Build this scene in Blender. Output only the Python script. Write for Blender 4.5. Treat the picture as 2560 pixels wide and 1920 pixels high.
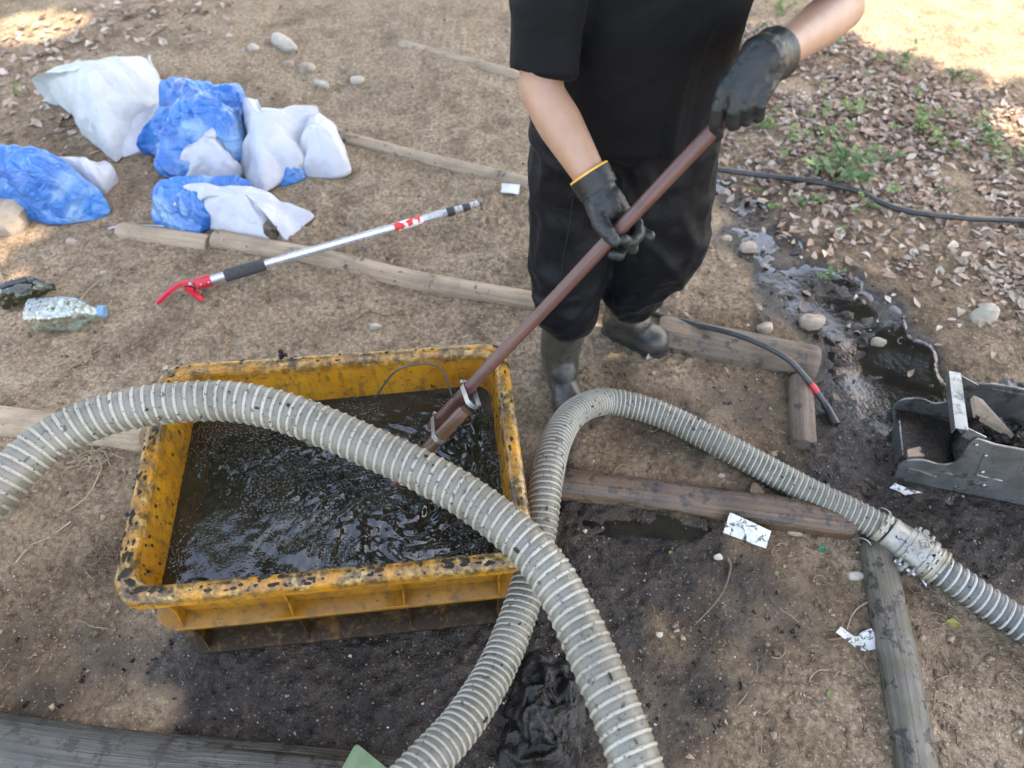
import bpy, bmesh, math, random
import numpy as np
from mathutils import Vector, Matrix, Euler

for o in list(bpy.data.objects):
    bpy.data.objects.remove(o)
random.seed(7)
RNG = np.random.default_rng(11)
sc = bpy.context.scene
col = sc.collection
R = math.radians

# ------------------------------------------------------------------ camera, world, sun, exposure
PITCH, CAM_H, FPX = R(52.0), 1.63, 1775.0
SP, CP = math.sin(PITCH), math.cos(PITCH)
cam = bpy.data.cameras.new('camera')
cam_o = bpy.data.objects.new('camera', cam)
col.objects.link(cam_o)
cam_o.location = (0, 0, CAM_H)
cam_o.rotation_euler = (R(90) - PITCH, 0, 0)
cam.sensor_width = 36.0
cam.lens = FPX / 2560.0 * 36.0
cam.clip_start, cam.clip_end = 0.02, 3000
cam.dof.use_dof = True
cam.dof.focus_distance = 1.52
cam.dof.aperture_fstop = 2.6
sc.camera = cam_o

SUN_EL, SUN_AZ = R(60), R(78)             # azimuth measured from +Y towards +X
SUN = Vector((math.cos(SUN_EL) * math.sin(SUN_AZ), math.cos(SUN_EL) * math.cos(SUN_AZ), math.sin(SUN_EL)))
world = bpy.data.worlds.new('World')
sc.world = world
world.use_nodes = True
wn = world.node_tree.nodes
wl = world.node_tree.links
sky = wn.new('ShaderNodeTexSky')
sky.sky_type = 'NISHITA'
sky.sun_disc = False
sky.sun_elevation = SUN_EL
sky.sun_rotation = SUN_AZ
sky.air_density = 1.0
sky.dust_density = 2.0
sky.ozone_density = 1.0
wl.new(sky.outputs[0], wn['Background'].inputs[0])
wn['Background'].inputs[1].default_value = 0.15
sun = bpy.data.lights.new('sun', 'SUN')
sun.energy = 2.0
sun.angle = R(0.53)
sun.color = (1.0, 0.95, 0.87)
sun_o = bpy.data.objects.new('sun', sun)
col.objects.link(sun_o)
sun_o.rotation_euler = (-SUN).to_track_quat('-Z', 'Y').to_euler()
sc.view_settings.view_transform = 'Standard'
sc.view_settings.look = 'None'
sc.view_settings.exposure = 3.0
sc.view_settings.gamma = 1.0
sc.view_settings.use_curve_mapping = False
sc.view_settings.use_white_balance = True
sc.view_settings.white_balance_temperature = 7700
sc.view_settings.white_balance_tint = 12
sc.render.engine = 'CYCLES'
sc.cycles.use_denoising = True
sc.cycles.max_bounces = 5
sc.cycles.diffuse_bounces = 3
sc.cycles.glossy_bounces = 3
sc.cycles.transmission_bounces = 4
sc.cycles.transparent_max_bounces = 8
sc.cycles.caustics_reflective = False
sc.cycles.caustics_refractive = False
sc.cycles.sample_clamp_indirect = 6.0
sc.cycles.blur_glossy = 0.4

# ------------------------------------------------------------------ noise
_perm = np.random.default_rng(3).permutation(512).astype(np.int64)
_val = np.random.default_rng(4).uniform(-1, 1, 512)


def vn(p):
    """value noise, p (...,2|3) -> [-1,1]"""
    p = np.asarray(p, float)
    if p.shape[-1] == 2:
        p = np.concatenate([p, np.zeros(p.shape[:-1] + (1,))], -1)
    i = np.floor(p).astype(np.int64)
    f = p - i
    f = f * f * f * (f * (f * 6 - 15) + 10)
    out = 0
    for dx in (0, 1):
        for dy in (0, 1):
            for dz in (0, 1):
                h = _val[_perm[(_perm[(_perm[(i[..., 0] + dx) & 511] + i[..., 1] + dy) & 511] + i[..., 2] + dz) & 511]]
                w = (f[..., 0] if dx else 1 - f[..., 0]) * (f[..., 1] if dy else 1 - f[..., 1]) * (f[..., 2] if dz else 1 - f[..., 2])
                out = out + h * w
    return out


def fbm(p, oct=4, gain=0.5):
    p = np.asarray(p, float)
    a, s, o = 1.0, 0.0, 0
    for k in range(oct):
        o = o + a * vn(p * (2.03 ** k) + 17.3 * k)
        s += a
        a *= gain
    return o / s


def ridge(p, oct=3):
    p = np.asarray(p, float)
    a, s, o = 1.0, 0.0, 0
    for k in range(oct):
        o = o + a * (1 - np.abs(vn(p * (2.1 ** k) + 31.7 * k)) * 2.0)
        s += a
        a *= 0.5
    return o / s


def sstep(a, b, x):
    t = np.clip((np.asarray(x, float) - a) / (b - a), 0, 1)
    return t * t * (3 - 2 * t)


# ------------------------------------------------------------------ picture pixel (2560 x 1920) -> place
def ray(px, py):
    u, v = (px - 1280) / FPX, (py - 960) / FPX
    return np.array([u, CP - v * SP, -(SP + v * CP)])


def V(px, py, depth):
    return np.array([0, 0, CAM_H]) + ray(px, py) * depth


def GZ(px, py, z):
    d = ray(px, py)
    return np.array([0, 0, CAM_H]) + d * ((z - CAM_H) / d[2])


def pix(p):
    p = np.asarray(p, float)
    dz = CAM_H - p[..., 2]
    z = p[..., 1] * CP + dz * SP
    return np.stack([1280 + FPX * p[..., 0] / z, 960 + FPX * (dz * CP - p[..., 1] * SP) / z], -1), z


# crate placement (needed by the ground)
CR = dict(x=-0.3866, y=0.8087, yaw=0.1154, W=0.7874, D=0.5514, tp=0.05, tr=-0.03, H=0.372)
CR_M = Matrix.Translation((CR['x'], CR['y'], 0.0)) @ Matrix.Rotation(CR['yaw'], 4, 'Z') @ \
    Matrix.Rotation(CR['tp'], 4, 'X') @ Matrix.Rotation(-CR['tr'], 4, 'Y')

LOG1 = (GZ(535, 603, .05), GZ(1330, 755, .05))
STREAM_PX = [(1760, 380), (1850, 520), (1930, 640), (2040, 760), (2160, 880), (2260, 1000), (2380, 1120), (2520, 1330)]
STREAM = np.array([GZ(a, b, 0.0)[:2] for a, b in STREAM_PX])


def seg_dist(x, y, poly):
    best = np.full(np.shape(x), 1e9)
    for a, b in zip(poly[:-1], poly[1:]):
        d = b - a
        t = np.clip(((x - a[0]) * d[0] + (y - a[1]) * d[1]) / (d @ d), 0, 1)
        best = np.minimum(best, np.hypot(x - a[0] - t * d[0], y - a[1] - t * d[1]))
    return best


def gh(x, y):
    x = np.asarray(x, float)
    y = np.asarray(y, float)
    p = np.stack([x, y], -1)
    z = 0.042 * np.tanh((y - .83) / .45)
    k = (LOG1[1][1] - LOG1[0][1]) / (LOG1[1][0] - LOG1[0][0])
    ly = LOG1[0][1] + k * (x - LOG1[0][0])
    z = z + 0.03 * sstep(-.02, .12, y - ly)
    n = .022 * vn(p * 1.3 + 5.1) + .010 * vn(p * 4.1) + .004 * vn(p * 10.3)
    far = sstep(3.0, 9.0, np.hypot(x, y))
    n = n + far * 0.35 * vn(p * .21)
    z = z - .03 * np.exp(-(seg_dist(x, y, STREAM) / .17) ** 2)
    # the crate has settled: level the earth under it
    cx, cy = x - CR['x'], y - CR['y']
    c, s = math.cos(CR['yaw']), math.sin(CR['yaw'])
    lx, lyy = cx * c + cy * s, -cx * s + cy * c
    d = np.maximum(np.abs(lx) - .37, np.abs(lyy) - .24)
    w = sstep(.22, .0, d)
    plane = lx * CR['tr'] + lyy * CR['tp']
    return (z + n) * (1 - w) + (plane - .004) * w


def G(px, py, dz=0.0):
    z = 0.0
    for _ in range(12):
        p = GZ(px, py, z + dz)
        z = 0.5 * z + 0.5 * float(gh(p[0], p[1]))
    return GZ(px, py, z + dz)


# ------------------------------------------------------------------ mesh helpers
class MB:
    def __init__(self):
        self.v, self.f, self.n = [], [], 0

    def add(self, v, f):
        v = np.asarray(v, float).reshape(-1, 3)
        self.v.append(v)
        self.f += [tuple(int(i) + self.n for i in q) for q in f]
        self.n += len(v)
        return self

    def box(self, c, s, M=None):
        v = np.array([[x, y, z] for x in (-.5, .5) for y in (-.5, .5) for z in (-.5, .5)]) * np.array(s)
        if M is not None:
            v = v @ np.array(M).T
        v = v + np.array(c)
        return self.add(v, [(0, 1, 3, 2), (4, 6, 7, 5), (0, 4, 5, 1), (2, 3, 7, 6), (0, 2, 6, 4), (1, 5, 7, 3)])

    def arrays(self):
        return np.concatenate(self.v), self.f


def fast_mesh(name, v, f):
    me = bpy.data.meshes.new(name)
    me.from_pydata(np.asarray(v, float).tolist(), [], f)
    me.update()
    return me


def setp(o, parent):
    if parent is not None:
        o.parent = parent
        o.matrix_parent_inverse = parent.matrix_basis.inverted()


def obj(name, mb, mat, parent=None, smooth=True, local=False, bevel=0):
    if isinstance(mb, MB):
        me = fast_mesh(name, *mb.arrays())
    elif isinstance(mb, tuple):
        me = fast_mesh(name, *mb)
    else:
        me = mb
    if me.materials:
        me.materials.clear()
    me.materials.append(mat)
    bm = bmesh.new()
    bm.from_mesh(me)
    bmesh.ops.recalc_face_normals(bm, faces=bm.faces)
    bm.to_mesh(me)
    bm.free()
    if smooth:
        me.polygons.foreach_set('use_smooth', [True] * len(me.polygons))
        try:
            me.set_sharp_from_angle(angle=R(smooth if smooth is not True else 45))
        except Exception:
            pass
    o = bpy.data.objects.new(name, me)
    col.objects.link(o)
    if local and parent is not None:
        o.parent = parent
    else:
        setp(o, parent)
    if bevel:
        m = o.modifiers.new('bevel', 'BEVEL')
        m.width = bevel
        m.segments = 2
        m.limit_method = 'ANGLE'
    return o


def tag(o, label, cat, group=None, kind=None):
    if label:
        o['label'] = label
    if cat:
        o['category'] = cat
    if group:
        o['group'] = group
    if kind:
        o['kind'] = kind
    return o


def empty(name, loc, label, cat, group=None, M=None):
    o = bpy.data.objects.new(name, None)
    o.empty_display_size = .05
    col.objects.link(o)
    if M is not None:
        o.matrix_basis = M
    else:
        o.location = tuple(float(a) for a in loc)
        o.matrix_basis = Matrix.Translation(o.location)
    return tag(o, label, cat, group)


def struct(o):
    o['kind'] = 'structure'
    return o


def catmull(pts, n=12):
    P = np.asarray(pts, float)
    P = np.vstack([2 * P[0] - P[1], P, 2 * P[-1] - P[-2]])
    out = []
    for i in range(1, len(P) - 2):
        p0, p1, p2, p3 = P[i - 1:i + 3]
        for k in range(n):
            t = k / n
            out.append(.5 * ((2 * p1) + (-p0 + p2) * t + (2 * p0 - 5 * p1 + 4 * p2 - p3) * t * t + (-p0 + 3 * p1 - 3 * p2 + p3) * t ** 3))
    out.append(P[-2])
    return np.array(out)


def resample(P, step):
    P = np.asarray(P, float)
    d = np.r_[0, np.cumsum(np.linalg.norm(np.diff(P, axis=0), axis=1))]
    n = max(2, int(round(d[-1] / step)) + 1)
    s = np.linspace(0, d[-1], n)
    return np.stack([np.interp(s, d, P[:, k]) for k in range(P.shape[1])], -1), s


def frames(P):
    T = np.gradient(P, axis=0)
    T /= np.linalg.norm(T, axis=1)[:, None] + 1e-12
    up = np.array([0, 0, 1.0]) if abs(T[0][2]) < .9 else np.array([1.0, 0, 0])
    n = np.cross(T[0], up)
    n /= np.linalg.norm(n)
    N = [n]
    for i in range(1, len(P)):
        n = n - T[i] * (n @ T[i])
        n /= np.linalg.norm(n) + 1e-12
        N.append(n)
    N = np.array(N)
    return T, N, np.cross(T, N)


def tube(P, r, seg=12, cap=True, rfun=None, wob=None):
    P = np.asarray(P, float)
    T, N, B = frames(P)
    n = len(P)
    r = np.broadcast_to(np.asarray(r, float), (n,))
    a = np.linspace(0, 2 * math.pi, seg, endpoint=False)
    rr = r[:, None] * np.ones((1, seg))
    if rfun is not None:
        rr = rr * rfun(np.arange(n)[:, None] / max(1, n - 1), a[None, :])
    v = P[:, None, :] + (N[:, None, :] * np.cos(a)[None, :, None] + B[:, None, :] * np.sin(a)[None, :, None]) * rr[..., None]
    v = v.reshape(-1, 3)
    f = []
    for i in range(n - 1):
        for j in range(seg):
            k = (j + 1) % seg
            f.append((i * seg + j, i * seg + k, (i + 1) * seg + k, (i + 1) * seg + j))
    if cap:
        f.append(tuple(range(seg))[::-1])
        f.append(tuple((n - 1) * seg + j for j in range(seg)))
    return v, f


def lathe(a, b, prof, seg=32):
    """prof = [(t metres along a->b, radius)]"""
    a, b = np.asarray(a, float), np.asarray(b, float)
    d = (b - a) / np.linalg.norm(b - a)
    up = np.array([0, 0, 1.0]) if abs(d[2]) < .9 else np.array([1.0, 0, 0])
    n = np.cross(d, up)
    n /= np.linalg.norm(n)
    m = np.cross(d, n)
    ang = np.linspace(0, 2 * math.pi, seg, endpoint=False)
    v = np.concatenate([a + d * t + r * (np.outer(np.cos(ang), n) + np.outer(np.sin(ang), m)) for t, r in prof])
    f = []
    for i in range(len(prof) - 1):
        for j in range(seg):
            k = (j + 1) % seg
            f.append((i * seg + j, i * seg + k, (i + 1) * seg + k, (i + 1) * seg + j))
    if prof[0][1] > 0:
        f.append(tuple(range(seg))[::-1])
    if prof[-1][1] > 0:
        f.append(tuple((len(prof) - 1) * seg + j for j in range(seg)))
    return v, f


def capsule(a, b, ra, rb, seg=14):
    a, b = np.asarray(a, float), np.asarray(b, float)
    L = np.linalg.norm(b - a)
    d = (b - a) / (L + 1e-9)
    pr = [(-ra, 1e-4)] + [(-ra * math.cos(t), ra * math.sin(t)) for t in (.4, .8, 1.2)] + [(0, ra), (L, rb)] + \
         [(L + rb * math.cos(t), rb * math.sin(t)) for t in (1.2, .8, .4)] + [(L + rb, 1e-4)]
    return lathe(a, a + d, pr, seg)


def ellipsoid(c, r, M=None, n=16):
    u = np.linspace(0, math.pi, n // 2 + 1)
    w = np.linspace(0, 2 * math.pi, n, endpoint=False)
    v = [np.array([0, 0, 1.0])]
    for a in u[1:-1]:
        for b in w:
            v.append(np.array([math.sin(a) * math.cos(b), math.sin(a) * math.sin(b), math.cos(a)]))
    v.append(np.array([0, 0, -1.0]))
    v = np.array(v) * np.asarray(r)
    if M is not None:
        v = v @ np.array(M).T
    v = v + np.asarray(c)
    f = []
    for j in range(n):
        f.append((0, 1 + j, 1 + (j + 1) % n))
    m = n // 2 - 1
    for i in range(m - 1):
        for j in range(n):
            f.append((1 + i * n + j, 1 + (i + 1) * n + j, 1 + (i + 1) * n + (j + 1) % n, 1 + i * n + (j + 1) % n))
    e = len(v) - 1
    for j in range(n):
        f.append((e, 1 + (m - 1) * n + (j + 1) % n, 1 + (m - 1) * n + j))
    return v, f


def loft(rings, close_ends=True, closed=False):
    n, seg = len(rings), len(rings[0])
    v = np.concatenate([np.asarray(r, float) for r in rings])
    f = []
    for i in range(n if closed else n - 1):
        i2 = (i + 1) % n
        for j in range(seg):
            k = (j + 1) % seg
            f.append((i * seg + j, i * seg + k, i2 * seg + k, i2 * seg + j))
    if close_ends and not closed:
        f.append(tuple(range(seg))[::-1])
        f.append(tuple((n - 1) * seg + j for j in range(seg)))
    return v, f


def remesh(mb, voxel, smooth_it=6, disp=None):
    me = fast_mesh('tmp', *mb.arrays())
    bm = bmesh.new()
    bm.from_mesh(me)
    bmesh.ops.recalc_face_normals(bm, faces=bm.faces)
    bm.to_mesh(me)
    bm.free()
    o = bpy.data.objects.new('tmp', me)
    col.objects.link(o)
    m = o.modifiers.new('r', 'REMESH')
    m.mode = 'VOXEL'
    m.voxel_size = voxel
    if smooth_it:
        s = o.modifiers.new('s', 'SMOOTH')
        s.factor = .5
        s.iterations = smooth_it
    dg = bpy.context.evaluated_depsgraph_get()
    out = bpy.data.meshes.new_from_object(o.evaluated_get(dg))
    bpy.data.objects.remove(o)
    bpy.data.meshes.remove(me)
    if disp is not None:
        n = len(out.vertices)
        co = np.empty(n * 3)
        no = np.empty(n * 3)
        out.vertices.foreach_get('co', co)
        out.vertices.foreach_get('normal', no)
        co, no = co.reshape(-1, 3), no.reshape(-1, 3)
        co = co + no * disp(co, no)[:, None]
        out.vertices.foreach_set('co', co.ravel())
        out.update()
    return out


# ------------------------------------------------------------------ materials
class NT:
    def __init__(self, name):
        self.m = bpy.data.materials.new(name)
        self.m.use_nodes = True
        self.t = self.m.node_tree
        self.b = self.t.nodes['Principled BSDF']
        self.co = self.t.nodes.new('ShaderNodeTexCoord').outputs['Object']

    def n(self, kind, **kw):
        nd = self.t.nodes.new(kind)
        for k, v in kw.items():
            setattr(nd, k, v)
        return nd

    def l(self, a, b):
        self.t.links.new(a, b)

    def noise(self, scale, detail=4, rough=.55, dist=0, vec=None):
        nd = self.n('ShaderNodeTexNoise')
        nd.inputs['Scale'].default_value = scale
        nd.inputs['Detail'].default_value = detail
        nd.inputs['Roughness'].default_value = rough
        nd.inputs['Distortion'].default_value = dist
        self.l(vec or self.co, nd.inputs['Vector'])
        return nd.outputs['Fac']

    def voro(self, scale, feature='F1', vec=None, out='Distance'):
        nd = self.n('ShaderNodeTexVoronoi')
        nd.feature = feature
        nd.inputs['Scale'].default_value = scale
        self.l(vec or self.co, nd.inputs['Vector'])
        return nd.outputs[out]

    def ramp(self, fac, stops, interp='LINEAR'):
        nd = self.n('ShaderNodeValToRGB')
        nd.color_ramp.interpolation = interp
        el = nd.color_ramp.elements
        while len(el) < len(stops):
            el.new(.5)
        for e, (p, c) in zip(el, stops):
            e.position = p
            e.color = (c, c, c, 1) if isinstance(c, (int, float)) else (*c, 1)
        self.l(fac, nd.inputs[0])
        return nd.outputs[0]

    def mix(self, fac, a, b, blend='MIX'):
        nd = self.n('ShaderNodeMix', data_type='RGBA', blend_type=blend)
        for s, v in ((nd.inputs['Factor'], fac), (nd.inputs['A'], a), (nd.inputs['B'], b)):
            if isinstance(v, (int, float)):
                s.default_value = v if s.type == 'VALUE' else (v, v, v, 1)
            elif isinstance(v, tuple):
                s.default_value = (*v, 1)
            else:
                self.l(v, s)
        return nd.outputs['Result']

    def math(self, op, a, b=0.0, clamp=False):
        nd = self.n('ShaderNodeMath', operation=op, use_clamp=clamp)
        for s, v in zip(nd.inputs, (a, b)):
            if isinstance(v, (int, float)):
                s.default_value = v
            else:
                self.l(v, s)
        return nd.outputs[0]

    def attr(self, name):
        nd = self.n('ShaderNodeAttribute', attribute_name=name)
        return nd

    def map(self, scale=(1, 1, 1), rot=(0, 0, 0)):
        nd = self.n('ShaderNodeMapping')
        nd.inputs['Scale'].default_value = scale
        nd.inputs['Rotation'].default_value = rot
        self.l(self.co, nd.inputs['Vector'])
        return nd.outputs[0]

    def set(self, **kw):
        for k, v in kw.items():
            s = self.b.inputs[k.replace('_', ' ')]
            if isinstance(v, (int, float)):
                s.default_value = v
            elif isinstance(v, tuple):
                s.default_value = (*v, 1)
            else:
                self.l(v, s)
        return self

    def bump(self, h, strength=.5, dist=.004, prev=None):
        nd = self.n('ShaderNodeBump')
        nd.inputs['Strength'].default_value = strength
        nd.inputs['Distance'].default_value = dist
        self.l(h, nd.inputs['Height'])
        if prev is not None:
            self.l(prev, nd.inputs['Normal'])
        self.l(nd.outputs[0], self.b.inputs['Normal'])
        return nd.outputs[0]


def simple(name, c1, c2=None, scale=20, rough=.6, bump=.2, bdist=.003, bscale=None, metal=0.0, spec=.5, mud=None, mudscale=60, stretch=(1, 1, 1)):
    """two-tone noise material, optionally with dark muddy spots of their own shape"""
    t = NT(name)
    vec = t.map(stretch) if stretch != (1, 1, 1) else None
    n1 = t.noise(scale, 5, .6, vec=vec)
    c = t.ramp(n1, [(.32, c1), (.68, c2 or c1)])
    rg = t.ramp(t.noise(scale * 2.3, 3), [(.3, max(0, rough - .1)), (.7, min(1, rough + .1))])
    if mud:
        m = t.ramp(t.noise(mudscale, 5, .65), [(mud, 0.0), (min(.999, mud + .05), 1.0)])
        c = t.mix(m, c, (.018, .015, .012))
        rg = t.mix(m, rg, .25)
    t.set(Base_Color=c, Roughness=rg, Metallic=metal, Specular_IOR_Level=spec)
    if bump:
        t.bump(t.noise(bscale or scale * 4, 5, .6, vec=vec), bump, bdist)
    return t.m

# ------------------------------------------------------------------ ground
WET = [(600, 1730, .17, .75), (850, 1760, .22, .85), (1100, 1700, .2, 1), (470, 1650, .11, .75), (1200, 1800, .15, 1), (1000, 1640, .2, 1),
       (1450, 1300, .13, 1.), (1500, 1400, .17, 1.), (1640, 1360, .16, .9), (1480, 1560, .2, .9), (1750, 1450, .16, .6),
       (1600, 1750, .2, .65), (1850, 1420, .12, .5), (1400, 1180, .08, .7), (1800, 1620, .16, .45), (2000, 1500, .12, .35),
       (1850, 520, .12, .75), (1900, 620, .14, .8), (1990, 710, .16, .9), (2090, 810, .17, .9), (2180, 900, .19, 1), (2260, 1000, .2, 1),
       (2130, 1080, .15, .9), (2350, 1130, .25, 1), (2380, 1270, .16, .95), (2500, 1360, .17, .9), (2200, 1180, .13, .9), (2060, 980, .1, .7),
       (1960, 1180, .1, .6), (2500, 1200, .2, 1), (1700, 1060, .16, .4), (1850, 1000, .14, .45), (1560, 960, .12, .35),
       (100, 1700, .2, .3), (300, 1620, .12, .4), (2080, 1160, .12, .8), (1380, 1850, .16, 1),
       (1800, 450, .10, .7), (1960, 600, .12, .7), (2080, 700, .13, .8), (2000, 800, .12, .75), (2180, 800, .14, .8), (2120, 950, .14, .9), (2280, 920, .16, .9), (2400, 1040, .14, .8)]
DAMP = [(80, 1350, .3, .7), (250, 1200, .22, .6), (150, 1600, .35, .9), (700, 1850, .4, 1), (1250, 1850, .4, 1), (1750, 1750, .35, .75), (2000, 1560, .25, .7), (1750, 1250, .3, .8), (1600, 1120, .25, .75), (2050, 1120, .3, .8),
        (2350, 1450, .25, .7), (1900, 860, .25, .7), (2300, 800, .3, .7), (1300, 1050, .15, .6), (400, 1420, .2, .8), (560, 520, .25, .35), (250, 330, .4, .5), (2100, 560, .2, .5), (1480, 1000, .15, .5), (2450, 620, .4, .45)]
DAMPP = [(G(a, b)[:2], r, s) for a, b, r, s in DAMP]
WETP = [(G(a, b)[:2], r, s) for a, b, r, s in WET]
LITTER_PX = [(1850, 250), (1900, 60), (2050, 90), (2200, 150), (2400, 230), (2900, 400), (3200, 900), (2560, 790), (2420, 720), (2250, 640), (2080, 560), (1950, 480), (1790, 420)]
LITTER = np.array([G(a, b)[:2] for a, b in LITTER_PX])


def in_poly(x, y, poly):
    x, y = np.asarray(x), np.asarray(y)
    c = np.zeros(x.shape, bool)
    j = len(poly) - 1
    for i in range(len(poly)):
        xi, yi = poly[i]
        xj, yj = poly[j]
        m = ((yi > y) != (yj > y)) & (x < (xj - xi) * (y - yi) / (yj - yi + 1e-12) + xi)
        c ^= m
        j = i
    return c


def wetness(x, y):
    p = np.stack([x, y], -1)
    qx = x + .05 * vn(p * 7.0) + .025 * vn(p * 19)
    qy = y + .05 * vn(p * 7.0 + 40) + .025 * vn(p * 19 + 40)
    w = np.zeros(np.shape(x))
    for c, r, s in WETP:
        d = np.hypot(qx - c[0], qy - c[1]) / r
        w = np.maximum(w, s * sstep(1.45, .4, d))
    return np.clip(w + .18 * vn(p * 14 + 3) * (w > .05), 0, 1)


def dampness(x, y):
    p = np.stack([x, y], -1)
    qx = x + .12 * vn(p * 3.1 + 8)
    qy = y + .12 * vn(p * 3.1 + 48)
    w = np.zeros(np.shape(x))
    for c, r, s in DAMPP:
        w = np.maximum(w, s * sstep(1.4, .3, np.hypot(qx - c[0], qy - c[1]) / r))
    return np.clip(w + .25 * fbm(p * 5, 3), 0, 1)


def axis(a, b, fine, grow, lim):
    mid = np.arange(a, b + 1e-9, fine)
    up, s, x = [], fine, b
    while x < lim:
        s *= grow
        x += s
        up.append(x)
    dn, s, x = [], fine, a
    while x > -lim:
        s *= grow
        x -= s
        dn.append(x)
    return np.r_[dn[::-1], mid, up]


gx = axis(-1.35, 1.55, .0068, 1.06, 600)
gy = axis(.15, 1.9, .0058, 1.045, 600)
X, Y = np.meshgrid(gx, gy)
Zg = gh(X, Y)
Wt = wetness(X, Y)
P2 = np.stack([X, Y], -1)
near = sstep(6, 3, np.hypot(X, Y))
lumps = ridge(P2 * 16 + 9, 3)
mic = .003 * vn(P2 * 24) + .0042 * fbm(P2 * 48, 3) + .0022 * np.maximum(0, ridge(P2 * 33 + 70, 2)) * sstep(-.2, .3, vn(P2 * 6))
mic = mic + Wt * (.007 * fbm(P2 * 34 + 7, 3) + .006 * np.maximum(0, ridge(P2 * 22 + 3, 2)) - .005 + .004 * vn(P2 * 75))
dryclod = sstep(-.05, .4, fbm(P2 * 2.6 + 50, 3))
mic = mic + dryclod * (1 - Wt) * (.013 * np.abs(fbm(P2 * 30, 3)) + .005 * vn(P2 * 70))
# footprint-like hollows left of the crate and between the logs
for (a, b, r, dep) in [(140, 1520, .1, .018), (330, 1450, .06, .014), (1010, 600, .14, .02), (850, 560, .1, .015), (1580, 1380, .07, .015),
                       (1780, 1560, .09, .01), (1900, 1130, .1, .012), (600, 480, .1, .012)]:
    c = G(a, b)
    mic = mic - dep * np.exp(-(((X - c[0]) / r) ** 2 + ((Y - c[1]) / (r * .6)) ** 2))
Zg = Zg + mic * near
nx, ny = len(gx), len(gy)
vv = np.stack([X.ravel(), Y.ravel(), Zg.ravel()], -1)
ii = (np.arange(ny - 1)[:, None] * nx + np.arange(nx - 1)[None, :]).ravel()
quads = np.stack([ii, ii + 1, ii + nx + 1, ii + nx], -1)
gme = bpy.data.meshes.new('ground')
gme.vertices.add(len(vv))
gme.vertices.foreach_set('co', vv.ravel())
gme.loops.add(len(quads) * 4)
gme.loops.foreach_set('vertex_index', quads.ravel().astype(np.int32))
gme.polygons.add(len(quads))
gme.polygons.foreach_set('loop_start', (np.arange(len(quads)) * 4).astype(np.int32))
gme.polygons.foreach_set('use_smooth', np.ones(len(quads), bool))
gme.update(calc_edges=True)
at = gme.attributes.new('wet', 'FLOAT', 'POINT')
at.data.foreach_set('value', Wt.ravel().astype(np.float32))
at = gme.attributes.new('damp', 'FLOAT', 'POINT')
at.data.foreach_set('value', dampness(X, Y).ravel().astype(np.float32))


def ground_material():
    t = NT('earth')
    wet = t.attr('wet').outputs['Fac']
    big = t.noise(2.2, 4, .6)
    mid = t.noise(11, 6, .62)
    fine = t.noise(75, 5, .7)
    grain = t.voro(230)
    base = t.ramp(mid, [(.30, (.20, .135, .081)), (.5, (.345, .249, .159)), (.72, (.46, .344, .227))])
    base = t.mix(t.ramp(big, [(.42, 0.0), (.62, .6)]), base, (.45, .332, .214))
    dark = t.ramp(t.noise(4.6, 5, .7, .6), [(.52, 0.0), (.66, .6)])
    base = t.mix(dark, base, (.115, .08, .052))
    base = t.mix(t.ramp(fine, [(.32, .85), (.6, 0.0)]), base, (.09, .062, .04))
    base = t.mix(t.ramp(fine, [(.58, 0.0), (.75, .6)]), base, (.42, .32, .22))
    spk = t.ramp(t.voro(115, out='Color'), [(.0, 0.0), (.66, .8)], 'CONSTANT')
    spk = t.math('MULTIPLY', spk, t.ramp(t.voro(115), [(.2, .8), (.38, 0.0)]))
    base = t.mix(spk, base, (.52, .42, .30))
    damp = t.math('MULTIPLY', t.attr('damp').outputs['Fac'], .8)
    base = t.mix(damp, base, t.mix(1.0, base, (.42, .385, .345), 'MULTIPLY'))
    mud = t.ramp(mid, [(.3, (.011, .008, .0052)), (.55, (.033, .022, .014)), (.75, (.082, .055, .035))])
    mud = t.mix(t.math('MULTIPLY', spk, .45), mud, (.32, .25, .19))
    wf = t.math('ADD', wet, t.math('MULTIPLY', t.math('SUBTRACT', fine, .5), .9), clamp=True)
    wf = t.ramp(wf, [(.22, 0.0), (.7, 1.0)])
    c = t.mix(wf, base, mud)
    rg = t.mix(wf, .93, t.ramp(fine, [(.46, .06), (.60, .45)]))
    t.set(Base_Color=c, Roughness=rg, Specular_IOR_Level=t.mix(wf, .15, .36))
    b1 = t.bump(t.noise(70, 5, .75), .9, .011)
    t.bump(grain, .6, .004, b1)
    return t.m


gme.materials.append(ground_material())
ground = bpy.data.objects.new('ground', gme)
col.objects.link(ground)
struct(ground)

# shallow film of dark water in the stream bed and puddles (flat sheets, mud pokes through)


def water_material():
    t = NT('muddy_water')
    t.set(Base_Color=t.ramp(t.noise(9, 3), [(.35, (.008, .007, .006)), (.65, (.02, .018, .013))]), Roughness=.05, Specular_IOR_Level=.6)
    t.bump(t.noise(55, 4, .65), .4, .005)
    return t.m


M_WATER = water_material()


def puddle(pxs, dz, name='puddle'):
    pts = np.array([G(a, b) for a, b in pxs])
    c = pts.mean(0)
    z = float(np.mean(gh(pts[:, 0], pts[:, 1]))) + dz
    loop = catmull(np.vstack([pts, pts[:1]]), 6)[:-1]
    v = [[c[0], c[1], z]] + [[p[0], p[1], z] for p in loop]
    n = len(loop)
    o = obj(name, (np.array(v), [(0, 1 + i, 1 + (i + 1) % n) for i in range(n)]), M_WATER, smooth=False)
    return struct(o)


puddle([(1435, 1270), (1520, 1262), (1640, 1285), (1780, 1320), (1700, 1350), (1560, 1340), (1450, 1330)], -.001)
puddle([(2245, 1030), (2330, 1020), (2420, 1060), (2460, 1130), (2380, 1180), (2290, 1170), (2240, 1110)], .002)


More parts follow.
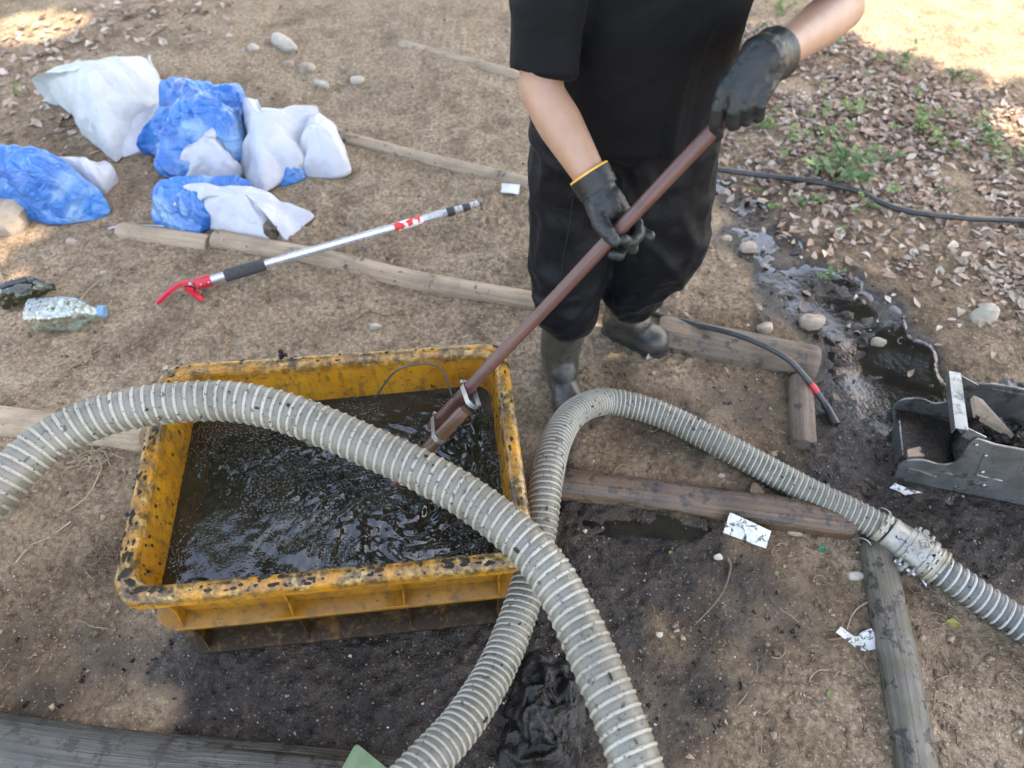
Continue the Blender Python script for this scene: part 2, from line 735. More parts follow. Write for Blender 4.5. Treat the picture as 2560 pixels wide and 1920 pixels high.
def stream_film():
    xs = np.arange(.55, 1.75, .012)
    ys = np.arange(.75, 2.35, .012)
    XX, YY = np.meshgrid(xs, ys)
    d = seg_dist(XX, YY, STREAM) + .05 * vn(np.stack([XX * 6, YY * 6], -1))
    w = wetness(XX, YY)
    P_ = np.stack([XX, YY], -1)
    lvl = gh(XX, YY) + .003 + .0035 * vn(P_ * 5 + 3) - .014 * sstep(.10, .26, d) - .022 * sstep(.85, .35, w) - .05 * sstep(1.45, 1.7, XX) - .05 * sstep(.95, .78, YY)
    ok = (d < .34)
    idx = -np.ones(XX.shape, int)
    idx[ok] = np.arange(ok.sum())
    v = np.stack([XX[ok], YY[ok], lvl[ok]], -1)
    f = []
    for i in range(len(ys) - 1):
        for j in range(len(xs) - 1):
            q = (idx[i, j], idx[i, j + 1], idx[i + 1, j + 1], idx[i + 1, j])
            if min(q) >= 0:
                f.append(q)
    return struct(obj('stream_water', (v, f), M_WATER, smooth=180))


stream_film()
puddle([(2140, 1190), (2165, 1180), (2190, 1220), (2180, 1245), (2150, 1225)], .0)

# ------------------------------------------------------------------ logs
def wood_material(name, c1, c2, moss=None, wet=0.0, rough=.7, streak=70):
    t = NT(name)
    uv = t.attr('grain').outputs['Vector']
    mp = t.n('ShaderNodeMapping')
    mp.inputs['Scale'].default_value = (3.0, streak, streak)
    t.l(uv, mp.inputs['Vector'])
    g = t.noise(1.0, 6, .65, .4, vec=mp.outputs[0])
    c = t.ramp(g, [(.3, c1), (.7, c2)])
    n = t.noise(9, 5, .6)
    c = t.mix(t.ramp(n, [(.45, 0.0), (.7, .55)]), c, tuple(x * .45 for x in c1))
    if moss:
        c = t.mix(t.ramp(t.noise(16, 4, .6), [(.45, 0.0), (.62, .7)]), c, moss)
    md = t.ramp(t.noise(24, 5, .7), [(.60 - .12 * wet, 0.0), (.66 - .12 * wet, .9)])
    c = t.mix(md, c, (.03, .024, .019))
    t.set(Base_Color=c, Roughness=t.mix(md, rough, max(.15, rough - .35)))
    b = t.bump(g, .7, .006)
    t.bump(t.noise(120, 4), .3, .002, b)
    return t.m


def make_log(name, a, b, r, mat, label, sink=.45, squash=1.0, seg=44, taper=0.0, wob=.02, step=.012):
    a, b = np.array(a, float), np.array(b, float)
    n = max(6, int(np.linalg.norm(b - a) / step))
    t = np.linspace(0, 1, n)
    P = a + (b - a) * t[:, None]
    P[:, 2] += r * squash * (1 - 2 * sink)
    off = random.uniform(0, 50)
    T, N, B = frames(P)
    if B[0][2] < 0 and abs(B[0][2]) > .5:
        pass
    ang = np.linspace(0, 2 * math.pi, seg, endpoint=False)
    d = (b - a) / np.linalg.norm(b - a)
    side = np.cross(d, [0, 0, 1.0])
    side /= np.linalg.norm(side)
    up = np.cross(side, d)
    L = np.linalg.norm(b - a)
    rings, grain = [], []
    tl_ = t * L
    P = P + np.outer(.010 * vn(np.stack([tl_ * 2.6, tl_ * 0 + off], -1)), side) + np.outer(.005 * vn(np.stack([tl_ * 3.1, tl_ * 0 + off + 9], -1)), up)
    for i, tt in enumerate(t):
        end = min(1, min(tt, 1 - tt) * L / .012)
        rr = r * (1 - taper * tt) * (.86 + .14 * math.sqrt(end))
        q = np.stack([np.cos(ang) * 2 + off, np.sin(ang) * 2, np.full(seg, tt * L * 3)], -1)
        k = rr * (1 + wob * 2 * vn(q) + wob * vn(q * np.array([3, 3, 1.5])))
        ck = ridge(np.stack([np.cos(ang) * 2.6 + off, np.sin(ang) * 2.6, np.full(seg, tt * L * 1.1)], -1), 1)
        k = k * (1 - .07 * sstep(.80, .97, ck))
        rings.append(P[i] + np.outer(np.cos(ang) * k, side) + np.outer(np.sin(ang) * k * squash, up))
        grain += [(tt * L, math.cos(x) * r, math.sin(x) * r) for x in ang]
    v, f = loft(rings)
    o = obj(name, (v, f), mat, smooth=50)
    ga = o.data.attributes.new('grain', 'FLOAT_VECTOR', 'POINT')
    ga.data.foreach_set('vector', np.array(grain, np.float32).ravel())
    return tag(o, label, 'log')


M_LOGDRY = wood_material('weathered_log', (.25, .18, .115), (.42, .32, .215), rough=.9)
M_LOGMUD = wood_material('muddy_log', (.10, .07, .048), (.21, .15, .10), wet=.5, rough=.8)
M_LOGWET = wood_material('wet_log', (.05, .034, .023), (.16, .09, .045), wet=.7, rough=.28, streak=90)
M_LOGGREY = wood_material('grey_grained_log', (.05, .044, .035), (.21, .175, .13), moss=(.075, .07, .035), wet=.5, rough=.45, streak=150)
M_PLANK = wood_material('dark_wet_timber', (.022, .02, .016), (.12, .108, .085), wet=.6, rough=.25, streak=190)

GRP = 'logs laid across the path'
logs = [
    make_log('step_log', G(535, 603, .0), G(1345, 757, .0), .038, M_LOGDRY, 'long pale weathered log crossed by the pole pruner', .5, taper=.15),
    make_log('step_log', G(300, 578, .0), G(522, 612, .0), .034, M_LOGDRY, 'short pale log half buried below the white bags', .55),
    make_log('step_log', G(862, 347, .0), G(1360, 470, .0), .026, M_LOGDRY, 'thin pale log lying behind the white bags', .5),
    make_log('step_log', G(1000, 110, .0), G(1300, 190, .0), .024, M_LOGDRY, 'farthest half buried log at the top of the picture', .6),
    make_log('step_log', G(1640, 838, .0), G(2035, 925, .0), .058, M_LOGMUD, 'thick muddy log beside the boots, under the black cable', .4, wob=.04),
    make_log('step_log', G(1345, 1203, .0), G(2128, 1318, .0), .044, M_LOGWET, 'wet brown log with a cut end beside the hose coupling', .36, wob=.012),
    make_log('step_log', G(2190, 1362, .0), G(2300, 2010, .0), .043, M_LOGGREY, 'grey grained log running from the coupling to the lower edge', .42, squash=.8, wob=.015),
    make_log('step_log', G(-120, 1905, .0), G(1010, 2030, .0), .1, M_PLANK, 'broad dark wet timber in the lower left corner', .5, squash=.55, wob=.008),
    make_log('step_log', G(-150, 1042, .0), G(372, 1092, .0), .042, M_LOGDRY, 'mud grey log behind the arching hose left of the crate', .45),
    make_log('step_log', G(1993, 955, .0), G(2003, 1120, .0), .036, M_LOGMUD, 'short upright-lying muddy log stub left of the stream', .4),
]
for o in logs:
    o['group'] = GRP


def peg(px, py, r, h, mat, label):
    p = G(px, py)
    P = np.array([p + [0, 0, -.02], p + [0, 0, h * .5], p + [.004, -.003, h]])
    P, _ = resample(P, .006)
    v, f = tube(P, r, 14, True, rfun=lambda t, a: 1 + .12 * np.sin(3 * a + 1) + .06 * np.sin(7 * a) - .15 * t)
    o = obj('wooden_peg', (v, f), mat, smooth=50)
    ga = o.data.attributes.new('grain', 'FLOAT_VECTOR', 'POINT')
    ga.data.foreach_set('vector', (v[:, [2, 0, 1]]).astype(np.float32).ravel())
    return tag(o, label, 'peg')


peg(682, 590, .025, .05, M_LOGMUD, 'short wooden peg against the white sheet and pale log')
peg(1878, 1240, .022, .035, M_LOGWET, 'small dark peg behind the wet brown log')

# ------------------------------------------------------------------ hoses
def hose_material(name, c1, c2, rough=.42, mud=.62, trans=0.0):
    t = NT(name)
    n = t.noise(14, 5, .6)
    c = t.ramp(n, [(.35, c1), (.65, c2)])
    m1 = t.ramp(t.noise(75, 4, .7), [(mud, 0.0), (mud + .05, .85)])
    film = t.ramp(t.noise(7, 5, .65), [(.42, 0.0), (.7, .7)])
    c = t.mix(film, c, (.13, .115, .085))
    c = t.mix(m1, c, (.02, .017, .013))
    c = t.mix(t.ramp(t.noise(190, 3, .6), [(.63, 0.0), (.67, .9)]), c, (.03, .025, .02))
    t.set(Base_Color=c, Roughness=t.mix(film, rough, .7), Specular_IOR_Level=.5)
    t.bump(t.noise(160, 4), .15, .002)
    return t.m


M_HOSE_A = hose_material('grey_hose_wall', (.125, .113, .084), (.195, .18, .14), mud=.61)
M_RIB_A = hose_material('pale_hose_rib', (.275, .255, .20), (.41, .385, .315), mud=.57)
M_HOSE_B = hose_material('olive_hose_wall', (.085, .077, .052), (.15, .139, .10), mud=.60)
M_RIB_B = hose_material('cream_hose_rib', (.27, .26, .21), (.41, .39, .33), mud=.6)
M_HOSE_D = hose_material('dark_hose_wall', (.05, .05, .047), (.10, .10, .09), mud=.64)
M_RIB_D = hose_material('white_hose_rib', (.38, .37, .33), (.52, .51, .47), mud=.63)
M_FLECK = simple('black_sludge', (.008, .0065, .005), (.026, .019, .013), 60, .42, .8, .003, spec=.25)


def hose(path, od, pitch, mw, mr, label, rib_r=.0034, flecks=120):
    P, s = resample(path, pitch / 5)
    root = empty('suction_hose', P[0], label, 'hose')
    T, N, B = frames(P)
    seg = 30
    a = np.linspace(0, 2 * math.pi, seg, endpoint=False)
    ph = (s[:, None] / pitch - a[None, :] / (2 * math.pi)) % 1.0
    rr = od / 2 - rib_r * 1.1 + .0011 * np.cos((ph - .5) * 2 * math.pi)
    v = P[:, None, :] + (N[:, None] * np.cos(a)[None, :, None] + B[:, None] * np.sin(a)[None, :, None]) * rr[..., None]
    n = len(P)
    f = [(i * seg + j, i * seg + (j + 1) % seg, (i + 1) * seg + (j + 1) % seg, (i + 1) * seg + j) for i in range(n - 1) for j in range(seg)]
    obj('hose_wall', (v.reshape(-1, 3), f), mw, root, smooth=80)
    # helical rib
    turns = s[-1] / pitch
    m = int(turns * 30)
    tt = np.linspace(0, s[-1], m)
    ang = tt / pitch * 2 * math.pi
    def it(Q):
        return np.stack([np.interp(tt, s, Q[:, k]) for k in range(3)], -1)
    Pi, Ni, Bi = it(P), it(N), it(B)
    rad = Ni * np.cos(ang)[:, None] + Bi * np.sin(ang)[:, None]
    C = Pi + rad * (od / 2 - rib_r * 1.15)
    Ti = it(T)
    prof = [(-1.05, -.5), (-.72, .55), (0, 1.0), (.72, .55), (1.05, -.5)]
    rv = np.concatenate([(C + Ti * (x * rib_r) + rad * (y * rib_r))[:, None] for x, y in prof], 1)
    k = len(prof)
    rf = [(i * k + j, i * k + j + 1, (i + 1) * k + j + 1, (i + 1) * k + j) for i in range(m - 1) for j in range(k - 1)]
    obj('rib', (rv.reshape(-1, 3), rf), mr, root, smooth=80)
    if flecks:
        mb = MB()
        for _ in range(flecks):
            i = random.randrange(2, n - 2)
            al = random.uniform(0, 2 * math.pi)
            nrm = N[i] * math.cos(al) + B[i] * math.sin(al)
            if nrm[2] < -.2:
                continue
            c = P[i] + nrm * (od / 2 - rib_r * .4)
            sz = random.choice([.001, .0012, .0015, .0018, .0022, .0028, .004])
            M = np.stack([T[i], np.cross(nrm, T[i]), nrm], -1)
            mb.add(*ellipsoid(c, (sz * random.uniform(.7, 2.2), sz * random.uniform(.6, 1.3), sz * .4), M, 6))
        obj('mud_flecks', mb, M_FLECK, root)['kind'] = 'stuff'
    return root


D = 1.1573
A_PTS = [(-210, 1330, .44), (-100, 1165, .462), (0, 1050, .472), (100, 957, .478), (200, 906, .48), (300, 880, .48), (400, 868, .478), (500, 867, .472), (600, 886, .462),
         (700, 922, .452), (800, 966, .442), (900, 1012, .432), (1000, 1068, .425), (1100, 1142, .418), (1170, 1215, .415), (1230, 1310, .41),
         (1290, 1440, .41), (1340, 1560, .41), (1378, 1665, .41), (1415, 1800, .40), (1440, 2000, .38)]
pa_ = [GZ(x * D, y * D, z) for x, y, z in A_PTS]


def lay(x, y, r):
    return np.array([x, y, float(gh(x, y)) + r])


# both ends run on, out of the picture, down to the ground
pa_ = [lay(-2.6, -1.1, .045), lay(-2.1, -.75, .05), lay(-1.7, -.3, .14)] + pa_ + [lay(pa_[-1][0] + .02, pa_[-1][1] - .35, .2), lay(pa_[-1][0] + .1, pa_[-1][1] - .9, .05), lay(pa_[-1][0] + .3, pa_[-1][1] - 1.5, .045)]
path_a = catmull(pa_, 14)
hose(path_a, .087, .0197, M_HOSE_A, M_RIB_A, 'thick grey ribbed suction hose arching across the top of the yellow crate', .0036, 340)
B_PTS = [(600, 2000, .42), (780, 1800, .38), (905, 1665, .35), (1000, 1560, .31), (1072, 1445, .265), (1118, 1335, .245), (1150, 1230, .25), (1170, 1120, .265), (1182, 1030, .265), (1203, 950, .225),
         (1240, 893, .16), (1300, 868, .09), (1370, 877, .062), (1450, 905, .052), (1550, 956, .048), (1650, 1010, .046), (1750, 1064, .046), (1850, 1112, .046), (1905, 1141, .047)]
pb = []
for x, y, z in B_PTS:
    p = GZ(x * D, y * D, z)
    if z < .07:
        p = G(x * D, y * D, z - .01)
    pb.append(p)
pb = [lay(pb[0][0] - .45, pb[0][1] - 1.5, .04), lay(pb[0][0] - .3, pb[0][1] - .95, .045), lay(pb[0][0] - .13, pb[0][1] - .4, .22)] + pb
path_b = catmull(pb, 14)
hose(path_b, .075, .0137, M_HOSE_B, M_RIB_B, 'ribbed suction hose looping behind the crate and down to the coupling', .0027, 220)
C_PTS = [(2010, 1215), (2050, 1243), (2120, 1292), (2200, 1345), (2300, 1410), (2420, 1480), (2620, 1590), (2900, 1700)]
path_c = catmull([G(x * D, y * D, .036) for x, y in C_PTS], 14)
hose(path_c, .078, .0187, M_HOSE_D, M_RIB_D, 'dark hose with white ribs leaving the coupling at the right edge', .0033, 60)

# ------------------------------------------------------------------ cam-lock coupling between the two hoses
M_ALU = simple('dirty_cast_aluminium', (.24, .22, .185), (.38, .355, .31), 30, .5, .3, .003, metal=.5, mud=.60, mudscale=40)
M_ALU2 = simple('stained_band_steel', (.26, .23, .16), (.40, .36, .27), 40, .5, .2, .002, metal=.4, mud=.60, mudscale=50)
M_STEEL = simple('bright_steel', (.32, .32, .31), (.46, .46, .45), 50, .4, .1, .001, metal=.85)
ca, cb = np.array(path_b[-1]), np.array(path_c[0])
cd = (cb - ca) / np.linalg.norm(cb - ca)
CL = float(np.linalg.norm(cb - ca))
cup = np.array([0, 0, 1.0]) - cd * cd[2]
cup /= np.linalg.norm(cup)
csd = np.cross(cd, cup)
croot = empty('hose_coupling', (ca + cb) / 2 - np.array([0, 0, .045]), 'cast aluminium cam coupling joining the two hoses beside the log end', 'coupling')


def cp(t, s, u):
    return ca + cd * t + csd * s + cup * u


k = CL
obj('female_body', lathe(ca, cb, [(.012, .0385), (.014, .042), (.022, .042), (.026, .0405), (.05, .0405), (.054, .0445), (.064, .0445), (.066, .0475),
                                  (.105, .0475), (.108, .051), (.118, .051), (.120, .046)]), M_ALU, croot, smooth=40)
obj('male_adapter', lathe(ca, cb, [(.112, .044), (.128, .044), (.130, .0475), (.135, .0475), (.137, .043), (.141, .043), (.143, .0465), (.148, .0465),
                                   (.150, .040), (k - .03, .0395), (k + .004, .0375)]), M_ALU2, croot, smooth=40)
for sgn in (1, -1):
    lug = MB()
    ax = csd * sgn
    for t0 in (.066, .100):
        M = np.stack([cd, ax, cup], -1)
        lug.box(cp(t0 + .002, sgn * .052, .0), (.007, .02, .03), M)
    obj('lug', lug, M_ALU, croot, smooth=False, bevel=.002)
    arm = tube(catmull([cp(.083, sgn * .055, .016), cp(.083, sgn * .062, 0), cp(.07, sgn * .06, -.014), cp(.03, sgn * .056, -.018), cp(.002, sgn * .054, -.016)], 6), .0075, 10)
    ar = obj('cam_arm', arm, M_ALU, croot)
    ringp = [cp(-.0 + .016 * math.cos(t) - .012, sgn * .056 + .0, -.016 + .016 * math.sin(t)) for t in np.linspace(0, 2 * math.pi, 21)]
    obj('pull_ring', tube(np.array(ringp), .0018, 8, False), M_STEEL, ar)
    obj('pivot_pin', tube(np.array([cp(.06, sgn * .056, .0), cp(.112, sgn * .056, .0)]), .006, 12), M_STEEL, croot)
# round bosses seen from above
for t0, u0 in ((.072, .046), (.098, .046)):
    obj('boss', lathe(cp(t0, .028, .036), cp(t0, .036, .046), [(0, .009), (.006, .009), (.006, .004), (.004, .004)], 16), M_ALU, croot, smooth=40)
# diamond emblem cast on the body
em = MB()
def on_body(t, phi, r=.0484):
    return cp(t, math.sin(phi) * r, math.cos(phi) * r)
for w in (1.0,):
    dia = [on_body(.086, -.30 - .02), on_body(.099, .02), on_body(.086, .34), on_body(.073, .02), on_body(.086, -.32)]
    em.add(*tube(np.array(sum([[np.array(p) * (1 - q) + np.array(r_) * q for q in (0, .33, .66)] for p, r_ in zip(dia[:-1], dia[1:])], []) + [dia[-1]]), .0009, 6, False))
    em.add(*tube(np.array([on_body(.079, .12), on_body(.086, -.1), on_body(.093, .12), on_body(.086, .16)]), .0008, 6, False))
obj('emblem', em, simple('dark_cast_line', (.12, .11, .1), (.2, .19, .17), 60, .6, 0), croot)


def band_clamp(parent, p0, d, up, sd, r, w, phi=0.5):
    root_pts = []
    mb = MB()
    c0 = p0 - d * w / 2
    mb.add(*lathe(c0, c0 + d, [(0, r), (0, r + .0022), (w, r + .0022), (w, r)], 36))
    band = obj('clamp_band', mb, M_ALU2, parent, smooth=40)
    n = up * math.cos(phi) + sd * math.sin(phi)
    tg = np.cross(d, n)
    M = np.stack([tg, d, n], -1)
    b2 = MB()
    b2.box(p0 + n * (r + .005) + tg * .012, (.012, w * 1.05, .01), M)
    b2.box(p0 + n * (r + .005) - tg * .012, (.012, w * 1.05, .01), M)
    obj('clamp_lug', b2, M_ALU2, band, smooth=False, bevel=.0015)
    obj('clamp_bolt', tube(np.array([p0 + n * (r + .006) - tg * .026, p0 + n * (r + .006) + tg * .026]), .0035, 10), M_STEEL, band)


band_clamp(croot, cp(.0, 0, 0), cd, cup, csd, .0378, .016, .35)
band_clamp(croot, cp(k - .004, 0, 0), cd, cup, csd, .0392, .018, .45)

# ------------------------------------------------------------------ yellow crate
def crate_material():
    t = NT('dirty_yellow_plastic')
    n = t.noise(6, 5, .6)
    c = t.ramp(n, [(.3, (.38, .145, .007)), (.55, (.48, .21, .011)), (.75, (.55, .28, .03))])
    stain = t.ramp(t.noise(13, 6, .7, .5), [(.50, 0.0), (.68, .7)])
    c = t.mix(stain, c, (.30, .14, .018))
    gr = t.ramp(t.noise(28, 6, .8), [(.52, 0.0), (.62, .95)])
    lowz = t.n('ShaderNodeSeparateXYZ')
    t.l(t.co, lowz.inputs[0])
    splash = t.ramp(lowz.outputs['Z'], [(.0, 1.0), (.15, .95), (.19, .45), (.26, .12), (.4, .05)])
    sp = t.math('MULTIPLY', splash, t.ramp(t.noise(9, 6, .7, .4), [(.25, .5), (.45, 1.0)]))
    c = t.mix(sp, c, (.018, .011, .005))
    c = t.mix(t.math('MULTIPLY', gr, .7), c, (.055, .034, .016))
    drip = t.ramp(t.noise(1.0, 5, .7, .3, vec=t.map((55, 55, 7))), [(.54, 0.0), (.68, .75)])
    c = t.mix(drip, c, (.11, .06, .018))
    wear = t.math('MULTIPLY', t.ramp(lowz.outputs['Z'], [(.345, 0.0), (.366, 1.0)]), t.ramp(t.noise(17, 6, .75), [(.38, 0.0), (.54, .95)]))
    c = t.mix(wear, c, t.ramp(t.noise(45, 5, .7), [(.38, (.02, .014, .008)), (.5, (.10, .062, .022)), (.64, (.40, .27, .085))]))
    dots = t.ramp(t.noise(110, 4, .7), [(.63, 0.0), (.68, 1.0)])
    c = t.mix(dots, c, (.012, .01, .008))
    t.set(Base_Color=c, Roughness=t.mix(sp, t.ramp(t.noise(35, 4), [(.35, .16), (.65, .48)]), .5), Specular_IOR_Level=t.mix(sp, .5, .15))
    t.bump(t.noise(70, 5), .12, .003)
    return t.m


M_YEL = crate_material()
W_, D_, H_ = CR['W'], CR['D'], CR['H']


def rrect(inset, z, rad=.055, n=9, ex=0.0):
    hw, hd = W_ / 2 - inset, D_ / 2 - inset
    r = max(.012, rad - inset * .35)
    pts = []
    for cx, cy, a0 in ((hw - r, hd - r, 0), (-hw + r, hd - r, 90), (-hw + r, -hd + r, 180), (hw - r, -hd + r, 270)):
        for kk in range(n):
            a = R(a0 + 90 * kk / (n - 1))
            pts.append((cx + r * math.cos(a), cy + r * math.sin(a), z))
    # subdivide the long straight sides so bumps and normals stay clean
    out = []
    for i, p in enumerate(pts):
        q = pts[(i + 1) % len(pts)]
        out.append(p)
        L = math.dist(p, q)
        m = 12 if L > .1 else 0
        for kk in range(1, m):
            out.append(tuple(p[j] + (q[j] - p[j]) * kk / m for j in range(3)))
    return np.array(out)


def wall_in(z):
    return .062 - (z / H_) * .026


crate = empty('plastic_crate', None, 'large yellow plastic crate smeared with sludge, full of dark water', 'crate', M=CR_M)
rings = [rrect(wall_in(z) - .004, z) for z in (.004, .08, .16, .25, H_ - .014)] + [rrect(wall_in(z), z) for z in (H_ - .012, .25, .16, .08, .016)] + \
        [rrect(.2, .014, .03)]
obj('wall', loft(rings), M_YEL, crate, local=True)
rim = [rrect(i, z + H_ - .28) for i, z in ((.0365, .262), (.0335, .277), (.028, .2835), (.018, .285), (.007, .2825), (.001, .276), (.0, .268), (.0, .250), (.0035, .250), (.004, .264), (.010, .268), (.030, .264))]
obj('rim', loft(rim, closed=True), M_YEL, crate, local=True, smooth=60)
led = [rrect(i, z) for i, z in ((.056, .168), (.012, .168), (.009, .171), (.009, .179), (.012, .182), (.056, .182))]
obj('ledge', loft(led, closed=True), M_YEL, crate, local=True)
bas = [rrect(i, z) for i, z in ((.068, .0), (.012, .0), (.008, .003), (.008, .011), (.012, .014), (.068, .014))]
obj('base_flange', loft(bas, closed=True), M_YEL, crate, local=True)


def rib(x, y, nx_, ny_):
    """thin upright fin between base flange, ledge and rim"""
    th = .0045
    prof = [(wall_in(.012) - .003, .012), (.014, .0135), (.022, .06), (.024, .12), (.013, .169), (.013, .181), (.026, .23), (.024, .30), (.008, H_ - .03), (.012, H_ - .014), (wall_in(H_) - .001, H_ - .014)]
    v = []
    for s in (-th / 2, th / 2):
        for ins, z in prof:
            if ny_:
                v.append((x + s, ny_ * (D_ / 2 - ins), z))
            else:
                v.append((nx_ * (W_ / 2 - ins), y + s, z))
    n = len(prof)
    f = [tuple(range(n)), tuple(range(2 * n - 1, n - 1, -1))] + [(i, n + i, n + (i + 1) % n, (i + 1) % n) for i in range(n)]
    obj('rib', (np.array(v), f), M_YEL, crate, local=True, smooth=False, bevel=.0012)


for s in (-1, 1):
    for fx in (-.325, -.105, .125, .325):
        rib(fx, 0, 0, s)
    for fy in (-.2, 0, .2):
        rib(0, fy, s, 0)
# screw standing at the back left corner of the rim
scp = np.array([-W_ / 2 + .028, D_ / 2 - .03, H_ + .004])
sm = MB()
sm.add(*lathe(scp, scp + [0, 0, 1], [(-.01, .0022), (.017, .0022), (.018, .0052), (.021, .0048), (.0225, .003)], 12))
obj('screw', sm, M_STEEL, crate, local=True, smooth=40)
# wet sludge splashes on rim and walls
CRI = np.array(CR_M)


def splats():
    mb = MB()
    rim_loop = rrect(.016, H_ + .0045)
    seg = np.r_[0, np.cumsum(np.linalg.norm(np.diff(np.vstack([rim_loop, rim_loop[:1]]), axis=0), axis=1))]
    lp = np.vstack([rim_loop, rim_loop[:1]])
    rnd = random.Random(5)
    def blob(c, n, t, sz, asp, flat=.25):
        b = np.cross(n, t)
        v, f = ellipsoid((0, 0, 0), (1, 1, 1), None, 12)
        q = v * 1.0
        w = .85 + .5 * vn(v * 1.9 + rnd.uniform(0, 60))[:, None]
        q = q * w * np.array([sz * asp, sz, sz * flat])
        mb.add(np.asarray(c) + q[:, :1] * t + q[:, 1:2] * b + q[:, 2:] * n, f)
    Zu = np.array([0, 0, 1.0])
    for kk in range(330):
        s = rnd.uniform(0, seg[-1])
        p = np.array([np.interp(s, seg, lp[:, j]) for j in range(3)])
        tg = np.array([np.interp(s + .004, seg, lp[:, j]) for j in range(3)]) - p
        tg /= np.linalg.norm(tg) + 1e-9
        front = p[1] < -.2
        left = p[0] < -.35
        if not (front or left) and rnd.random() < .55:
            continue
        p = p + np.cross(tg, Zu) * rnd.uniform(-.013, .013)
        sz = rnd.choice([.0012, .0016, .002, .0026, .003, .0035, .0045 if (front or left) else .003])
        blob(p, Zu, tg, sz, rnd.uniform(1, 2.6), .3)
    # the heavy clots at the front left corner
    for (x, y, sz, asp, ang) in [(-.388, -.225, .007, 2.4, .7), (-.378, -.245, .007, 1.8, -.5), (-.355, -.262, .006, 2.6, .2), (-.33, -.264, .006, 1.5, 1.2), (-.396, -.19, .005, 2.4, 1.3), (-.398, -.1, .005, 2, 1.4),
                                 (.18, -.266, .004, 1.4, 1.4), (.27, -.268, .004, 1.6, .2), (.1, -.27, .004, 2.4, .1)]:
        blob((x * .955, y * .955, H_ + .0055), Zu, np.array([math.cos(ang), math.sin(ang), 0]), sz, asp, .35)
    # inner and outer walls
    for kk in range(170):
        z = rnd.uniform(.235, .35)
        side = rnd.choice('LLLLRRRB')
        ins = wall_in(z)
        if side == 'L':
            p, n, t = (-W_ / 2 + ins + .0005, rnd.uniform(-.21, .2), z), np.array([1.0, 0, .12]), np.array([0, 1.0, 0])
        elif side == 'R':
            p, n, t = (W_ / 2 - ins - .0005, rnd.uniform(-.21, .2), z), np.array([-1.0, 0, .12]), np.array([0, 1.0, 0])
        else:
            p, n, t = (rnd.uniform(-.33, .33), D_ / 2 - ins - .0005, z), np.array([0, -1.0, .12]), np.array([1.0, 0, 0])
        n = n / np.linalg.norm(n)
        blob(p, n, np.cross(n, t), rnd.choice([.001, .0013, .0016, .0022, .0032]), rnd.uniform(1, 2.6), .35)
    # the long scab on the right inner wall and the tuft on the back rim
    blob((W_ / 2 - .028, .02, H_ - .003), np.array([-.5, 0, .85]), np.array([0, 1.0, 0]), .009, 5.5, .35)
    for kk in range(14):
        blob((-.115 + rnd.uniform(-.007, .007), D_ / 2 - .012 + rnd.uniform(-.006, .006), H_ + .009 + rnd.uniform(0, .02)), Zu, np.array([1.0, 0, 0]), rnd.uniform(.002, .005), 1.2, .9)
    return mb


so = obj('sludge_splashes', splats(), M_FLECK, crate, local=True)
so['kind'] = 'stuff'

# ------------------------------------------------------------------ sludge water in the crate
ZW = .262
bnd = []
top = rrect(wall_in(.355), .355)
bot = rrect(wall_in(.02), .02)
for a, b in zip(top, bot):
    A = np.array(CR_M @ Vector(a))
    Bq = np.array(CR_M @ Vector(b))
    t = (ZW - A[2]) / (Bq[2] - A[2])
    bnd.append(A + (Bq - A) * t)
bnd = np.array(bnd)
bnd, _ = resample(np.vstack([bnd, bnd[:1]]), .0065)
bnd = bnd[:-1]
cen = bnd.mean(0)
NR = 110
rg_ = np.linspace(0, 1, NR) ** .8
sv = [cen + (b - cen) * r * 1.002 for r in rg_[1:] for b in bnd]
sv = np.array([cen] + sv)
nb = len(bnd)
sf = [(0, 1 + j, 1 + (j + 1) % nb) for j in range(nb)] + \
     [(1 + (i - 1) * nb + j, 1 + i * nb + j, 1 + i * nb + (j + 1) % nb, 1 + (i - 1) * nb + (j + 1) % nb) for i in range(1, NR - 1) for j in range(nb)]
edge = np.r_[0, np.repeat(rg_[1:], nb)]
fade = sstep(1.0, .93, edge)
q = sv[:, :2]
swc = GZ(1010, 1290, ZW)[:2]                       # churned by the pole
dx, dy = q[:, 0] - swc[0], q[:, 1] - swc[1]
dd = np.hypot(dx, dy)
an = np.arctan2(dy, dx)
tw = 2.2 * np.exp(-dd / .12)
wq = np.stack([swc[0] + dd * np.cos(an + tw), swc[1] + dd * np.sin(an + tw)], -1)
churn = np.exp(-(dd / .26) ** 2)
hz = churn * (.0065 * fbm(wq * np.array([26, 17]), 3) + .0035 * vn(wq * 55)) + .0011 * fbm(q * 18, 2) + sstep(.0, .35, fbm(q * 6 + 8, 3)) * (.0009 * vn(q * 80) + .0006 * vn(q * 125)) + .0014 * vn(q * 40) * (.1 + churn)
sv[:, 2] += hz * fade


def sludge_material():
    t = NT('dark_sludge_water')
    c = t.ramp(t.noise(7, 4, .6, .8), [(.35, (.009, .008, .0055)), (.6, (.02, .018, .011)), (.78, (.036, .034, .02))])
    frothm = t.ramp(t.noise(8.5, 5, .7, .5), [(.44, 0.0), (.58, 1.0)])
    t.set(Base_Color=c, Roughness=t.mix(frothm, .04, .10), Specular_IOR_Level=.65)
    bub = t.ramp(t.voro(150), [(.0, 1.0), (.45, 0.0)])
    hh = t.math('MULTIPLY', bub, frothm)
    t.bump(hh, .5, .003)
    return t.m


sl = obj('sludge_water', (sv, sf), sludge_material(), smooth=180)
tag(sl, 'churned black brown sludge water filling the yellow crate', 'sludge')
